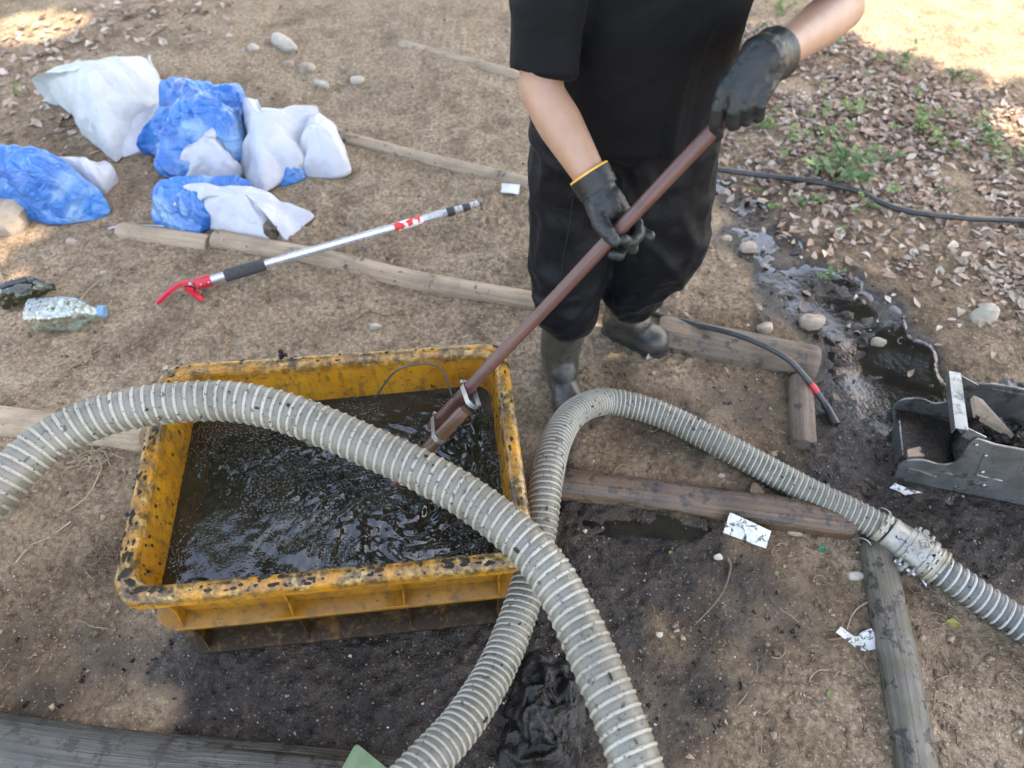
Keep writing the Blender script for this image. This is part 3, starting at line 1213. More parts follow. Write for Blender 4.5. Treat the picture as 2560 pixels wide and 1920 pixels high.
# floating scraps and bubbles
mb = MB()
rnd = random.Random(9)
for kk in range(900):
    a = rnd.uniform(0, 2 * math.pi)
    i = rnd.randrange(nb)
    r = math.sqrt(rnd.random()) * .97
    p = cen + (bnd[i] - cen) * r
    if vn(np.array([p[0] * 9, p[1] * 9])) < -.05:
        continue
    s = rnd.choice([.0012, .0015, .002, .0028])
    mb.add(*ellipsoid((p[0], p[1], ZW + .0005), (s, s, s * .8), None, 6))
ob = obj('bubbles', mb, sludge_material(), sl)
ob['kind'] = 'stuff'

# ------------------------------------------------------------------ stirring pole: two sticks joined by hose clamps
def pole_material(name, c1, c2, rough=.5, mud=None):
    t = NT(name)
    uv = t.attr('grain').outputs['Vector']
    mp = t.n('ShaderNodeMapping')
    mp.inputs['Scale'].default_value = (5.0, 160, 160)
    t.l(uv, mp.inputs['Vector'])
    g = t.noise(1.0, 5, .6, .3, vec=mp.outputs[0])
    c = t.ramp(g, [(.3, c1), (.7, c2)])
    c = t.mix(t.ramp(t.noise(18, 4), [(.5, 0.0), (.7, .5)]), c, tuple(x * .5 for x in c1))
    t.set(Base_Color=c, Roughness=rough)
    t.bump(g, .35, .002)
    return t.m


def stick(name, a, b, r, mat, parent):
    P, s = resample(np.array([a, b]), .012)
    off = random.uniform(0, 9)
    P[:, 0] += .0018 * vn(np.stack([s * 5, s * 0 + off], -1))
    P[:, 2] += .0018 * vn(np.stack([s * 5, s * 0 + off + 5], -1))
    rr = r * (1 + .035 * vn(np.stack([s * 9, s * 0 + off], -1)))
    rr[0] *= .85
    rr[-1] *= .85
    v, f = tube(P, rr, 20)
    o = obj(name, (v, f), mat, parent, smooth=50)
    a_ = np.linspace(0, 2 * math.pi, 20, endpoint=False)
    g = np.stack([np.repeat(s, 20), np.tile(np.cos(a_) * r, len(s)), np.tile(np.sin(a_) * r, len(s))], -1)
    ga = o.data.attributes.new('grain', 'FLOAT_VECTOR', 'POINT')
    ga.data.foreach_set('vector', g.astype(np.float32).ravel())
    return o


PB, PT = GZ(1080, 1068, .32), GZ(1802, 308, .98)
pd = (PT - PB) / np.linalg.norm(PT - PB)
PT2 = PT + pd * .085
pole = empty('stirring_pole', PB, 'reddish brown wooden pole held by the person, dipped into the crate', 'pole')
M_POLE = pole_material('reddish_pole_wood', (.052, .02, .015), (.125, .056, .042), .42)
M_POLE2 = pole_material('wet_stick_wood', (.055, .026, .014), (.13, .068, .036), .35)
stick('main_stick', PB, PT2, .0132, M_POLE, pole)
tipq = GZ(983, 1213, .25)
sdir = np.cross(pd, np.array([0, 0, 1.0]))
o2 = GZ(1092, 1100, .21) + (pd * 0)
d2 = (GZ(1225, 960, .475) - tipq)
d2 /= np.linalg.norm(d2)
stick('lashed_stick', tipq - d2 * .03, tipq + d2 * .25, .0145, M_POLE2, pole)
for tt in (.085, .20):
    c0 = PB + pd * (tt - .06)
    kq = (c0 - tipq) @ d2
    c1 = tipq + d2 * kq
    m_ = (c0 + c1) / 2
    sv_ = c1 - c0
    sep = np.linalg.norm(sv_)
    sv_ /= sep
    nv = np.cross(pd, sv_)
    loop = []
    for k_ in range(48):
        a = 2 * math.pi * k_ / 48
        e = np.array([math.cos(a), math.sin(a)])
        cc = c1 if e[0] > 0 else c0
        loop.append(cc + sv_ * (.0152 * e[0]) + nv * (.0152 * e[1]))
    rv = []
    for off, extra in ((-.006, 0), (-.006, .0012), (.006, .0012), (.006, 0)):
        for k_, p in enumerate(loop):
            a = 2 * math.pi * k_ / 48
            rv.append(p + pd * off + (sv_ * math.cos(a) + nv * math.sin(a)) * extra)
    v, f = loft(np.array(rv).reshape(4, 48, 3), closed=True)
    band = obj('hose_clamp', (v, f), M_STEEL, pole, smooth=40)
    n_ = -sv_
    M = np.stack([nv, pd, n_], -1)
    hb = MB().box(c0 + n_ * .0195, (.014, .011, .008), M)
    hb.add(*tube(np.array([c0 + n_ * .021 - nv * .013, c0 + n_ * .021 + nv * .015]), .0042, 10))
    obj('clamp_screw', hb, M_STEEL, band, smooth=30)
# loose wire tail above the water
wire = catmull([PB + pd * .10 + [-.01, 0, .012], PB + pd * .12 + [-.05, .03, .06], PB + pd * .06 + [-.10, .05, .085], PB + [-.13, .06, .03]], 8)
obj('wire_tail', tube(wire, .0022, 8), simple('black_wire', (.02, .02, .02), (.04, .04, .04), 40, .5, 0), pole)


def pole_depth(px, py):
    t = np.linspace(-.2, 1.25, 300)
    Q = PB + (PT - PB) * t[:, None]
    ip, z = pix(Q)
    return float(z[np.argmin(np.hypot(ip[:, 0] - px, ip[:, 1] - py))])


# ------------------------------------------------------------------ person
person = empty('person', G(1480, 880), 'person in black T-shirt, trousers and rubber boots stirring the crate with a pole', 'person')


def cloth(name, c1, c2, scale=500, rough=.9, sheen=.25):
    t = NT(name)
    c = t.ramp(t.noise(5, 4), [(.35, c1), (.65, c2)])
    t.set(Base_Color=c, Roughness=rough, Sheen_Weight=sheen, Sheen_Roughness=.5, Specular_IOR_Level=.12)
    b = t.bump(t.noise(16, 3, .5), .45, .015)
    w = t.n('ShaderNodeTexWave')
    w.inputs['Scale'].default_value = scale
    t.l(t.co, w.inputs['Vector'])
    t.bump(w.outputs['Fac'], .06, .001, b)
    return t.m


M_SHIRT = cloth('black_shirt', (.0028, .0028, .0032), (.0048, .0048, .0053), 420, .72, .02)
M_TROUS = cloth('black_trousers', (.003, .003, .0038), (.0055, .0055, .0068), 300, .5, .02)
M_TROUS.node_tree.nodes['Principled BSDF'].inputs['Specular IOR Level'].default_value = .12
tS = NT('skin')
tS.set(Base_Color=tS.mix(tS.ramp(tS.noise(30, 4), [(.3, 0.0), (.7, 1.0)]), (.29, .165, .105), (.345, .205, .135)), Roughness=.5,
       Subsurface_Weight=.12, Subsurface_Scale=.01)
tS.b.inputs['Subsurface Radius'].default_value = (1, .3, .15)
tS.bump(tS.noise(260, 3), .12, .001)
M_SKIN = tS.m


def glove_mat(name, c1, c2, rough):
    t = NT(name)
    c = t.ramp(t.noise(16, 5, .65), [(.35, c1), (.65, c2)])
    c = t.mix(t.ramp(t.noise(60, 5, .75), [(.62, 0.0), (.72, .45)]), c, (.10, .095, .08))
    t.set(Base_Color=c, Roughness=rough, Specular_IOR_Level=.32)
    b = t.bump(t.noise(45, 3, .6, .6), .45, .005)
    t.bump(t.noise(600, 2), .12, .0008, b)
    return t.m


M_GLOVE = glove_mat('black_rubber_glove', (.011, .0125, .012), (.021, .023, .0215), .45)
M_BOOT = glove_mat('muddy_rubber_boot', (.018, .021, .02), (.075, .066, .05), .33)
M_SOLE = simple('boot_sole', (.012, .012, .012), (.03, .027, .022), 60, .7)

# --- joints
shR, shL = np.array([.085, 1.345, 1.27]), np.array([.435, 1.34, 1.27])
elR = GZ(1350, 225, .955)
cuffR = V(1489, 462, pole_depth(1530, 590) + .005)
cuffL = V(1918, 148, pole_depth(1850, 250) + .008)
elL = np.array([.618, 1.37, 1.015])
neck0, neck1 = np.array([.265, 1.345, 1.30]), np.array([.262, 1.305, 1.43])
headc = np.array([.255, 1.265, 1.54])
hipR, hipL = np.array([.15, 1.385, .82]), np.array([.332, 1.385, .82])
knR, knL = GZ(1427, 620, .48), GZ(1648, 600, .50)
hemR, hemL = GZ(1416, 770, .325), GZ(1583, 712, .335)
heelR = G(1382, 912)
toeR = heelR + np.array([.05, -.215, 0])
toeR[2] = float(gh(toeR[0], toeR[1]))
heelL = G(1506, 826)
toeL = G(1664, 886)
fdL = (toeL - heelL) / np.linalg.norm(toeL - heelL)
fdR = (toeR - heelR) / np.linalg.norm(toeR - heelR)
ankR = heelR + fdR * .055 + np.array([0, 0, .09])
ankL = heelL + fdL * .055 + np.array([0, 0, .09])

b = MB()
wrR = cuffR + (cuffR - elR) / np.linalg.norm(cuffR - elR) * .02
wrL = cuffL + (cuffL - elL) / np.linalg.norm(cuffL - elL) * .02
for sh, el, wr in ((shR, elR, wrR), (shL, elL, wrL)):
    fm = el + (wr - el) * .32
    b.add(*capsule(sh, el, .048, .040)).add(*capsule(el, fm, .039, .042)).add(*capsule(fm, wr, .042, .0265))
b.add(*capsule(neck0, neck1, .06, .052))
b.add(*ellipsoid((.26, 1.355, 1.12), (.15, .095, .2))).add(*ellipsoid((.25, 1.375, .88), (.145, .1, .14)))
b.add(*capsule(shR, shL, .055, .055))
for hip, kn, an, heel, fd in ((hipR, knR, ankR, heelR, fdR), (hipL, knL, ankL, heelL, fdL)):
    b.add(*capsule(hip, kn, .075, .052)).add(*capsule(kn, an, .052, .038)).add(*capsule(an, heel + fd * .12 + np.array([0, 0, .05]), .036, .03))
# head with face: brow, nose, chin, ears; it looks down at the crate
hf = np.array([-.45, -.80, -.40])
hf /= np.linalg.norm(hf)
hs = np.cross(hf, [0, 0, 1.0])
hs /= np.linalg.norm(hs)
hu = np.cross(hs, hf)
HM = np.stack([hs, hf, hu], -1)
def hp(s, f_, u):
    return headc + hs * s + hf * f_ + hu * u
b.add(*ellipsoid(headc, (.073, .092, .105), HM)).add(*ellipsoid(hp(0, .035, -.06), (.052, .052, .055), HM)).add(*ellipsoid(hp(0, .078, -.105), (.022, .02, .018), HM))
b.add(*capsule(hp(0, .088, .012), hp(0, .106, -.03), .009, .014)).add(*ellipsoid(hp(0, .084, -.066), (.026, .012, .009), HM))
b.add(*capsule(hp(-.04, .082, .028), hp(.04, .082, .028), .011, .011))
for s in (-1, 1):
    b.add(*ellipsoid(hp(s * .076, -.005, -.01), (.009, .02, .032), HM))
    b.add(*ellipsoid(hp(s * .036, .07, -.035), (.024, .02, .02), HM))
obj('body', remesh(b, .007, 4), M_SKIN, person)
M_EYE = simple('eye', (.05, .04, .03), (.3, .3, .3), 200, .2, 0)
for s in (-1, 1):
    obj('eye', ellipsoid(hp(s * .031, .083, .008), (.012, .008, .006), HM, 10), M_EYE, person)
hb = MB()
hb.add(*ellipsoid(hp(0, -.014, .024), (.083, .094, .096), HM, 24)).add(*ellipsoid(hp(0, .045, .07), (.06, .045, .035), HM, 16))
obj('hair', remesh(hb, .006, 2, lambda c, n: .003 * vn(c * 120)), simple('black_hair', (.01, .009, .008), (.02, .017, .015), 150, .5, .6, .004, stretch=(3, 1, 1)), person)

# --- shirt
def ell(cx, cy, z, hx, hy, n=40, e=2.4):
    a = np.linspace(0, 2 * math.pi, n, endpoint=False)
    c, s = np.cos(a), np.sin(a)
    return np.stack([cx + hx * np.sign(c) * np.abs(c) ** (2 / e), cy + hy * np.sign(s) * np.abs(s) ** (2 / e), np.full(n, z)], -1)


s_ = MB()
s_.add(*loft([ell(.24, 1.38, .86, .15, .10), ell(.24, 1.378, .785, .188, .135), ell(.24, 1.378, .78, .198, .146), ell(.242, 1.374, .85, .197, .146), ell(.248, 1.366, .95, .188, .138), ell(.254, 1.358, 1.06, .178, .13),
              ell(.258, 1.35, 1.16, .182, .125), ell(.26, 1.345, 1.25, .188, .115), ell(.262, 1.34, 1.315, .155, .092), ell(.264, 1.335, 1.36, .085, .07), ell(.264, 1.33, 1.375, .065, .058)]))
def sleeve(sh, el, k0, r0, r1):
    d = (el - sh)
    L = np.linalg.norm(d)
    d = d / L
    a = sh - d * .02
    return lathe(a, a + d, [(0, .03), (.01, r0), (L * .5, (r0 + r1) / 2 + .004), (L * k0, r1), (L * k0 + .002, r1 - .012), (L * k0 - .03, r1 - .018)], 30)
s_.add(*sleeve(shR, elR, .98, .072, .0625)).add(*sleeve(shL, elL, .8, .072, .062))
s_.add(*ellipsoid(shR + [.01, 0, .0], (.07, .068, .06))).add(*ellipsoid(shL + [-.01, 0, .0], (.07, .068, .06)))


def shirt_folds(c, n):
    w = c + .05 * np.stack([vn(c * 5), vn(c * 5 + 9), vn(c * 5 + 21)], -1)
    drape = np.maximum(0, ridge(w * np.array([7.5, 7.5, 2.2]), 2)) * .010
    low = sstep(1.25, .85, c[:, 2])
    diag = np.maximum(0, ridge(np.stack([(w[:, 0] * .7 - w[:, 2]) * 9, w[:, 1] * 3], -1), 2)) * .006
    return drape * 1.25 * (.35 + .65 * low) + diag * 1.1 - .004


obj('t_shirt', remesh(s_, .006, 5, shirt_folds), M_SHIRT, person)

# --- trousers
t_ = MB()
t_.add(*ellipsoid((.24, 1.385, .82), (.172, .128, .15), None, 24))
for hip, kn, hem, r0, r1, r2 in ((hipR, knR, hemR, .112, .106, .086), (hipL, knL, hemL, .118, .122, .094)):
    mid = (hip + kn) / 2
    t_.add(*capsule(hip, kn, r0, r1)).add(*capsule(kn, hem, r1, r2))
t_.add(*capsule((hipR + hipL) / 2 + [0, -.02, -.02], (hipR + hipL) / 2 + [0, -.02, -.14], .10, .07))


def trouser_folds(c, n):
    w = c + .06 * np.stack([vn(c * 6), vn(c * 6 + 9), vn(c * 6 + 21)], -1)
    dg = np.stack([w[:, 0] + .7 * w[:, 2], w[:, 1], w[:, 2] - .8 * w[:, 0]], -1)
    f1 = np.maximum(0, ridge(dg * np.array([8, 8, 4]), 2)) * .012
    f2 = np.maximum(0, ridge(dg * np.array([6, 6, 13]) + 4, 2)) * .010 * sstep(.55, .36, c[:, 2])
    f3 = .004 * vn(c * 22)
    return f1 + f2 + f3 - .006


tro = obj('trousers', remesh(t_, .0065, 5, trouser_folds), M_TROUS, person)
zp = catmull([GZ(1432, 495, .66), GZ(1424, 560, .585), GZ(1412, 625, .50), GZ(1403, 690, .425)], 10)
zq = []
for p in zp:
    d = p - np.array([0, 0, CAM_H])
    d /= np.linalg.norm(d)
    hit, loc, nor, idx = tro.ray_cast(Vector((0, 0, CAM_H)), Vector(d))
    zq.append(np.array(loc) - d * .001 if hit else p)
obj('zip', tube(np.array(zq), .0022, 6), simple('black_zip', (.004, .004, .004), (.01, .01, .01), 300, .5, .5, .002, spec=.2), tro)

# --- boots
for ank, heel, fd, hem, dz in ((ankR, heelR, fdR, hemR, 0), (ankL, heelL, fdL, hemL, 0)):
    L = np.linalg.norm((toeR - heelR) if heel is heelR else (toeL - heelL))
    sd = np.cross(fd, [0, 0, 1.0])
    u = np.array([0, 0, 1.0])
    m = MB()
    FM = np.stack([fd, sd, u], -1)
    m.add(*ellipsoid(heel + fd * .045 + u * .055, (.05, .042, .055), FM))
    m.add(*ellipsoid(heel + fd * (L * .5) + u * .048, (.085, .043, .05), FM))
    m.add(*ellipsoid(heel + fd * (L - .052) + u * .040, (.055, .048, .042), FM))
    m.add(*ellipsoid(heel + fd * .085 + u * .085, (.06, .045, .05), FM))
    m.add(*capsule(ank, ank + u * .02 + fd * .005, .052, .054))
    m.add(*capsule(ank + u * .02, hem + [0, 0, .02], .053, .063))
    def bfold(c, n, ank=ank):  # creases at the ankle
        near_ = np.exp(-((c[:, 2] - ank[2] - .05) / .06) ** 2)
        return .003 * near_ * np.maximum(-.3, ridge(c * np.array([6, 6, 38]), 1)) + .0012 * vn(c * 30)
    bo = obj('rubber_boot', remesh(m, .006, 5, bfold), M_BOOT, person)
    rings = []
    for z, e in ((.0, -.004), (.002, .002), (.016, .003), (.018, -.003)):
        pts = []
        for k_ in range(36):
            a = 2 * math.pi * k_ / 36
            x = math.cos(a)
            lx = (L / 2) + (L / 2 + .0 + e) * x
            wd = (.040 + .010 * x - .010 * math.exp(-((x + .15) / .4) ** 2) + e)
            pts.append(heel + fd * lx + sd * wd * np.sign(math.sin(a)) * abs(math.sin(a)) ** .75 + u * (z - .002))
        rings.append(np.array(pts))
    obj('sole', loft(rings), M_SOLE, bo)

# --- gloves: every joint is given on or around the pole
def chain(mb, pts, radii):
    for (a, b_), (ra, rb) in zip(zip(pts[:-1], pts[1:]), zip(radii[:-1], radii[1:])):
        mb.add(*capsule(a, b_, ra, rb, 12))


def zr(x, y, d, base, s=.1808):
    px, py = base[0] + x * s, base[1] + y * s
    return V(px, py, pole_depth(px, py) + d)


bs = (1440, 380)
g = MB()
pR = lambda x, y, d: zr(x, y, d, bs)
wr0 = cuffR
palmA, palmB = pR(400, 760, .022), pR(600, 1010, .036)
hd = palmB - wr0
hd /= np.linalg.norm(hd)
g.add(*capsule(wr0, palmA, .0335, .034))
for x0, y0, x1, y1, d0, d1 in ((330, 640, 530, 1130, .015, .03), (420, 640, 620, 1020, .018, .034), (480, 620, 690, 920, .022, .036), (300, 720, 460, 1150, .012, .025)):
    g.add(*capsule(pR(x0, y0, d0), pR(x1, y1, d1), .021, .0175))
chain(g, [pR(300, 800, .004), pR(330, 960, -.012), pR(440, 1110, -.028), pR(525, 1225, -.030)], [.019, .0155, .0135, .0118])      # thumb over the pole
chain(g, [pR(690, 900, .036), pR(840, 1030, .042), pR(930, 1130, .036), pR(1025, 1158, .030)], [.0125, .0115, .0105, .0095])       # index, straight
chain(g, [pR(660, 960, .036), pR(845, 985, .030), pR(870, 1150, .012), pR(790, 1240, -.004)], [.0125, .0113, .0105, .0097])         # middle
chain(g, [pR(600, 1060, .036), pR(790, 1150, .032), pR(790, 1330, .014), pR(670, 1210, -.016)], [.0122, .011, .0102, .0096])      # ring
chain(g, [pR(520, 1150, .032), pR(660, 1330, .030), pR(600, 1430, .014), pR(500, 1420, .002)], [.0115, .0102, .0095, .009])      # little
def gfold(c, n):
    return .0009 * vn(c * 110) + .0012 * np.maximum(0, ridge(c * np.array([38, 38, 70]), 2))
gl = obj('glove', remesh(g, .0024, 2, gfold), M_GLOVE, person)
ax = (elR - wr0) / np.linalg.norm(elR - wr0)
obj('cuff_edge', lathe(wr0, wr0 + ax, [(.020, .0355), (.020, .0385), (.0228, .0395), (.026, .0385), (.026, .0345)], 30), simple('orange_cuff', (.55, .26, .03), (.65, .34, .05), 60, .7), gl)
obj('cuff', lathe(wr0, wr0 + ax, [(-.012, .034), (-.012, .0382), (-.004, .0375), (0, .0392), (.006, .0380), (.012, .0398), (.022, .0395), (.022, .0345)], 30), M_GLOVE, gl)

bs2 = (1740, 60)
pL = lambda x, y, d: zr(x, y, d, bs2, .1929)
g = MB()
wl0 = cuffL
g.add(*capsule(wl0, pL(860, 460, -.012), .0365, .038))
for x0, y0, x1, y1, d0, d1 in ((760, 420, 370, 900, -.018, -.028), (820, 450, 520, 900, -.022, -.034), (900, 480, 690, 900, -.020, -.034), (950, 520, 860, 900, -.012, -.028), (700, 560, 420, 760, -.0, -.012)):
    g.add(*capsule(pL(x0, y0, d0), pL(x1, y1, d1), .025, .0155))
chain(g, [pL(375, 860, -.030), pL(290, 1090, -.030), pL(255, 1300, -.016), pL(275, 1450, .008)], [.0145, .0120, .0110, .0100])
chain(g, [pL(530, 860, -.036), pL(490, 1100, -.040), pL(480, 1300, -.024), pL(510, 1300, .012)], [.0135, .0108, .0102, .0095])
chain(g, [pL(700, 860, -.036), pL(660, 1070, -.040), pL(645, 1245, -.024), pL(650, 1220, .012)], [.0132, .0106, .0100, .0093])
chain(g, [pL(870, 860, -.030), pL(830, 1050, -.034), pL(805, 1205, -.018), pL(790, 1170, .014)], [.0125, .0102, .0095, .009])
chain(g, [pL(620, 560, .012), pL(450, 760, .034), pL(380, 960, .038), pL(420, 1130, .030)], [.02, .017, .0145, .0125])
gl2 = obj('glove', remesh(g, .0024, 2, gfold), M_GLOVE, person)
ax = (elL - wl0) / np.linalg.norm(elL - wl0)
obj('cuff', lathe(wl0, wl0 + ax, [(-.03, .035), (-.03, .0385), (-.018, .0400), (-.010, .0385), (.002, .0412), (.010, .0398), (.020, .0425), (.028, .043), (.030, .041), (.029, .034)], 30), M_GLOVE, gl2)

# ------------------------------------------------------------------ rubbish bags
def bag_material(name, c1, c2, rough, transl=.0, bumpd=.012, weave=False, mix3=None):
    t = NT(name)
    c = t.ramp(t.noise(7, 5, .6, .6), [(.3, c1), (.7, c2)])
    if mix3:
        c = t.mix(t.ramp(t.noise(5, 3, .5, .8), [(.52, 0.0), (.66, .85)]), c, mix3)
    dirt = t.ramp(t.noise(11, 5, .7), [(.6, 0.0), (.8, .3)])
    c = t.mix(dirt, c, (.22, .17, .11))
    t.set(Base_Color=c, Roughness=rough, Specular_IOR_Level=.5)
    b = t.bump(t.noise(22, 4, .6, 1.2), .5, bumpd)
    wv = t.n('ShaderNodeVectorMath', operation='ADD')
    nz = t.n('ShaderNodeTexNoise')
    nz.inputs['Scale'].default_value = 9
    t.l(t.co, nz.inputs['Vector'])
    sc2 = t.n('ShaderNodeVectorMath', operation='SCALE')
    sc2.inputs['Scale'].default_value = .09
    t.l(nz.outputs['Color'], sc2.inputs[0])
    t.l(t.co, wv.inputs[0])
    t.l(sc2.outputs[0], wv.inputs[1])
    b = t.bump(t.voro(19, 'DISTANCE_TO_EDGE', vec=wv.outputs[0]), .8, bumpd * 1.6, b)
    b = t.bump(t.voro(48, 'DISTANCE_TO_EDGE', vec=wv.outputs[0]), .6, bumpd * .5, b)
    if weave:
        w = t.n('ShaderNodeTexWave')
        w.inputs['Scale'].default_value = 120
        t.l(t.co, w.inputs['Vector'])
        b = t.bump(w.outputs['Fac'], .1, .001, b)
    if transl:
        tr = t.n('ShaderNodeBsdfTranslucent')
        t.l(c, tr.inputs['Color'])
        t.l(b, tr.inputs['Normal'])
        mx = t.n('ShaderNodeMixShader')
        mx.inputs[0].default_value = transl
        out = t.t.nodes['Material Output']
        t.l(t.b.outputs[0], mx.inputs[1])
        t.l(tr.outputs[0], mx.inputs[2])
        t.l(mx.outputs[0], out.inputs[0])
    return t.m


M_SACK = bag_material('white_woven_sack', (.36, .375, .355), (.49, .50, .49), .5, .08, .004, True)
M_WHITE = bag_material('white_plastic_sheet', (.41, .413, .435), (.51, .51, .53), .4, .12, .0025)
M_BLUE = bag_material('blue_plastic_bag', (.012, .13, .44), (.045, .26, .62), .12, .3, .012, mix3=(.26, .45, .66))
for _n in M_BLUE.node_tree.nodes:
    if _n.type == 'BSDF_PRINCIPLED':
        _n.inputs['Coat Weight'].default_value = .7
        _n.inputs['Coat Roughness'].default_value = .06
ZS = .434


def soft(outline, top, bulge_p=2.2, crumple=.012, folds=0, fold_amp=.01, freq=9, seed=0, cpos=None, rings=48, fac=7, fac_amp=.012, sharp=False):
    """outline: (px, py, height above ground) round the thing; top: height of the crown"""
    O = np.array([G(a, b, h) for a, b, h in outline])
    O = np.vstack([O, O[:1]])
    L, _ = resample(catmull(O, 8) if not sharp else catmull(O, 8) * .35 + np.vstack([O[i] + (O[i + 1] - O[i]) * k_ / 8 for i in range(len(O) - 1) for k_ in range(8)] + [O[-1]]) * .65, .008)
    L = L[:-1]
    n = len(L)
    c = (G(*cpos) if cpos is not None else L.mean(0)).copy()
    c[2] = float(gh(c[0], c[1])) + top
    th = np.linspace(0, 2 * math.pi, n, endpoint=False)
    vs = []
    rr = np.linspace(0, 1, rings + 1)[1:]
    for r in rr:
        p = c + (L - c) * r
        zb = L[:, 2]
        p[:, 2] = zb + (c[2] - zb) * (1 - r ** bulge_p)
        vs.append(p)
    V_ = np.concatenate([[c]] + vs)
    q = V_ * freq + seed * 13.7
    q = q + .5 * np.stack([vn(V_ * 6 + seed), vn(V_ * 6 + seed + 5), vn(V_ * 6 + seed + 9)], -1)
    e = np.r_[1, np.repeat(1 - rr ** 6, n)]
    dz = crumple * (np.maximum(-.2, ridge(q, 3))) + crumple * .9 * vn(q * .55) + crumple * .9 * np.maximum(-.1, ridge(q * 2.1 + 5, 2))
    rq = np.random.default_rng(seed + 40)
    wob_ = V_ + .03 * np.stack([vn(V_ * 5 + seed), vn(V_ * 5 + seed + 3), vn(V_ * 5 + seed + 7)], -1)
    for ff, am in ((fac, 1.0), (fac * 1.9, .5), (fac * 3.7, .25)):
        for _ in range(2):
            dr = rq.normal(size=3)
            dr /= np.linalg.norm(dr)
            ph = (wob_ @ dr) * ff + rq.uniform(0, 2)
            dz = dz + fac_amp * am * (np.abs(ph % 2 - 1) - .5)
    if folds:
        tt = np.r_[0, np.tile(th, rings)]
        r_ = np.r_[0, np.repeat(rr, n)]
        tt = tt + .35 * vn(V_ * 8 + seed)
        dz = dz + fold_amp * r_ * np.abs(np.sin(folds * tt / 2 + seed)) * (.4 + .6 * (1 - r_ ** 8))
    V_[:, 2] += dz * (.25 + .75 * e)
    out_ = V_[:, :2] - c[:2]
    out_ = out_ / (np.linalg.norm(out_, axis=1)[:, None] + 1e-6)
    V_[:, :2] += out_ * (dz * .6 * np.r_[0, np.repeat(rr ** 2, n)])[:, None]
    hx = np.stack([vn(q * .8 + 31), vn(q * .8 + 57)], -1) * crumple * .8
    V_[:, :2] += hx * e[:, None]
    f = [(0, 1 + j, 1 + (j + 1) % n) for j in range(n)]
    f += [(1 + (i - 1) * n + j, 1 + i * n + j, 1 + i * n + (j + 1) % n, 1 + (i - 1) * n + (j + 1) % n) for i in range(1, rings) for j in range(n)]
    # underside: tuck back in and down to the ground
    base = len(V_)
    cm = L.mean(0)
    for kq, (sc_, fr) in enumerate(((.985, .55), (.93, .15), (.84, .0))):
        p = cm + (V_[1 + (rings - 1) * n:1 + rings * n] - cm) * sc_
        g0 = gh(p[:, 0], p[:, 1])
        p[:, 2] = g0 + (V_[1 + (rings - 1) * n:1 + rings * n, 2] - g0) * fr - (.004 if fr == 0 else 0)
        V_ = np.vstack([V_, p])
    off = 1 + (rings - 1) * n
    for kq in range(3):
        a0 = off + kq * n
        f += [(a0 + j, a0 + n + j, a0 + n + (j + 1) % n, a0 + (j + 1) % n) for j in range(n)]
    f.append(tuple(off + 3 * n + j for j in range(n))[::-1])
    return V_, f


def zs(pts):
    return [(x * ZS, y * ZS, h) for x, y, h in pts]


def place(name, label, cat, pts, mat, **kw):
    o = obj(name, soft(zs(pts), **kw), mat, smooth=40)
    return tag(o, label, cat)


GB = 'rubbish bags left on the slope'
sack = place('woven_sack', 'big white woven sack lying at the far left of the bag pile', 'sack',
             [(200, 470, .10), (440, 352, .15), (700, 352, .15), (868, 372, .12), (945, 545, .07), (860, 720, .04), (670, 935, .015), (560, 840, .015), (400, 660, .02), (285, 540, .04)],
             M_SACK, top=.19, bulge_p=2.6, crumple=.002, fac=6, fac_amp=0.024, sharp=True, folds=7, fold_amp=.012, freq=7, seed=1)
tuft = catmull([G(868 * ZS, 378 * ZS, .125), G(858 * ZS, 350 * ZS, .14), G(862 * ZS, 318 * ZS, .15)], 5)
obj('tied_corner', tube(tuft, np.linspace(.010, .004, len(tuft)), 8), M_SACK, sack)
b1 = place('plastic_bag', 'crumpled translucent blue bag in the middle of the bag pile', 'plastic bag',
           [(960, 545, .09), (1090, 530, .13), (1320, 492, .15), (1400, 570, .13), (1392, 800, .09), (1330, 920, .05), (1180, 1000, .02), (960, 1005, .012), (900, 880, .02), (800, 830, .05), (890, 740, .07)],
           M_BLUE, top=.17, bulge_p=3, crumple=.010, fac=10, fac_amp=.032, folds=9, fold_amp=.02, freq=11, seed=2)
w6 = place('plastic_sheet', 'pale grey sheet between the woven sack and the blue bag', 'plastic sheet',
           [(690, 790, .03), (800, 660, .075), (935, 580, .085), (960, 640, .08), (900, 780, .05), (800, 870, .015), (700, 905, .008), (665, 880, .01)],
           M_WHITE, top=.06, crumple=.006, folds=3, fold_amp=.008, seed=3, rings=16)
w7 = place('plastic_sheet', 'white crumpled wrapping spilling from under the middle blue bag', 'plastic sheet',
           [(1130, 780, .10), (1200, 640, .15), (1290, 650, .15), (1220, 800, .13), (1330, 900, .08), (1400, 960, .05), (1380, 1030, .02), (1200, 1035, .008), (1010, 1030, .006), (1000, 985, .012), (1100, 880, .06)],
           M_WHITE, top=.12, crumple=.004, fac=12, fac_amp=0.027, sharp=True, folds=8, fold_amp=.012, freq=14, seed=4)
w2 = place('white_bag', 'smooth white bag drooping over the right side of the bag pile', 'bag',
           [(1395, 600, .12), (1490, 590, .15), (1510, 650, .15), (1700, 615, .17), (1835, 612, .17), (1790, 780, .10), (1745, 920, .06), (1640, 1030, .02), (1515, 1110, .008), (1400, 1010, .01), (1370, 950, .02), (1440, 830, .08)],
           M_WHITE, top=.165, bulge_p=2.0, crumple=.002, fac=6, fac_amp=0.024, sharp=True, folds=6, fold_amp=.02, freq=5, seed=5)
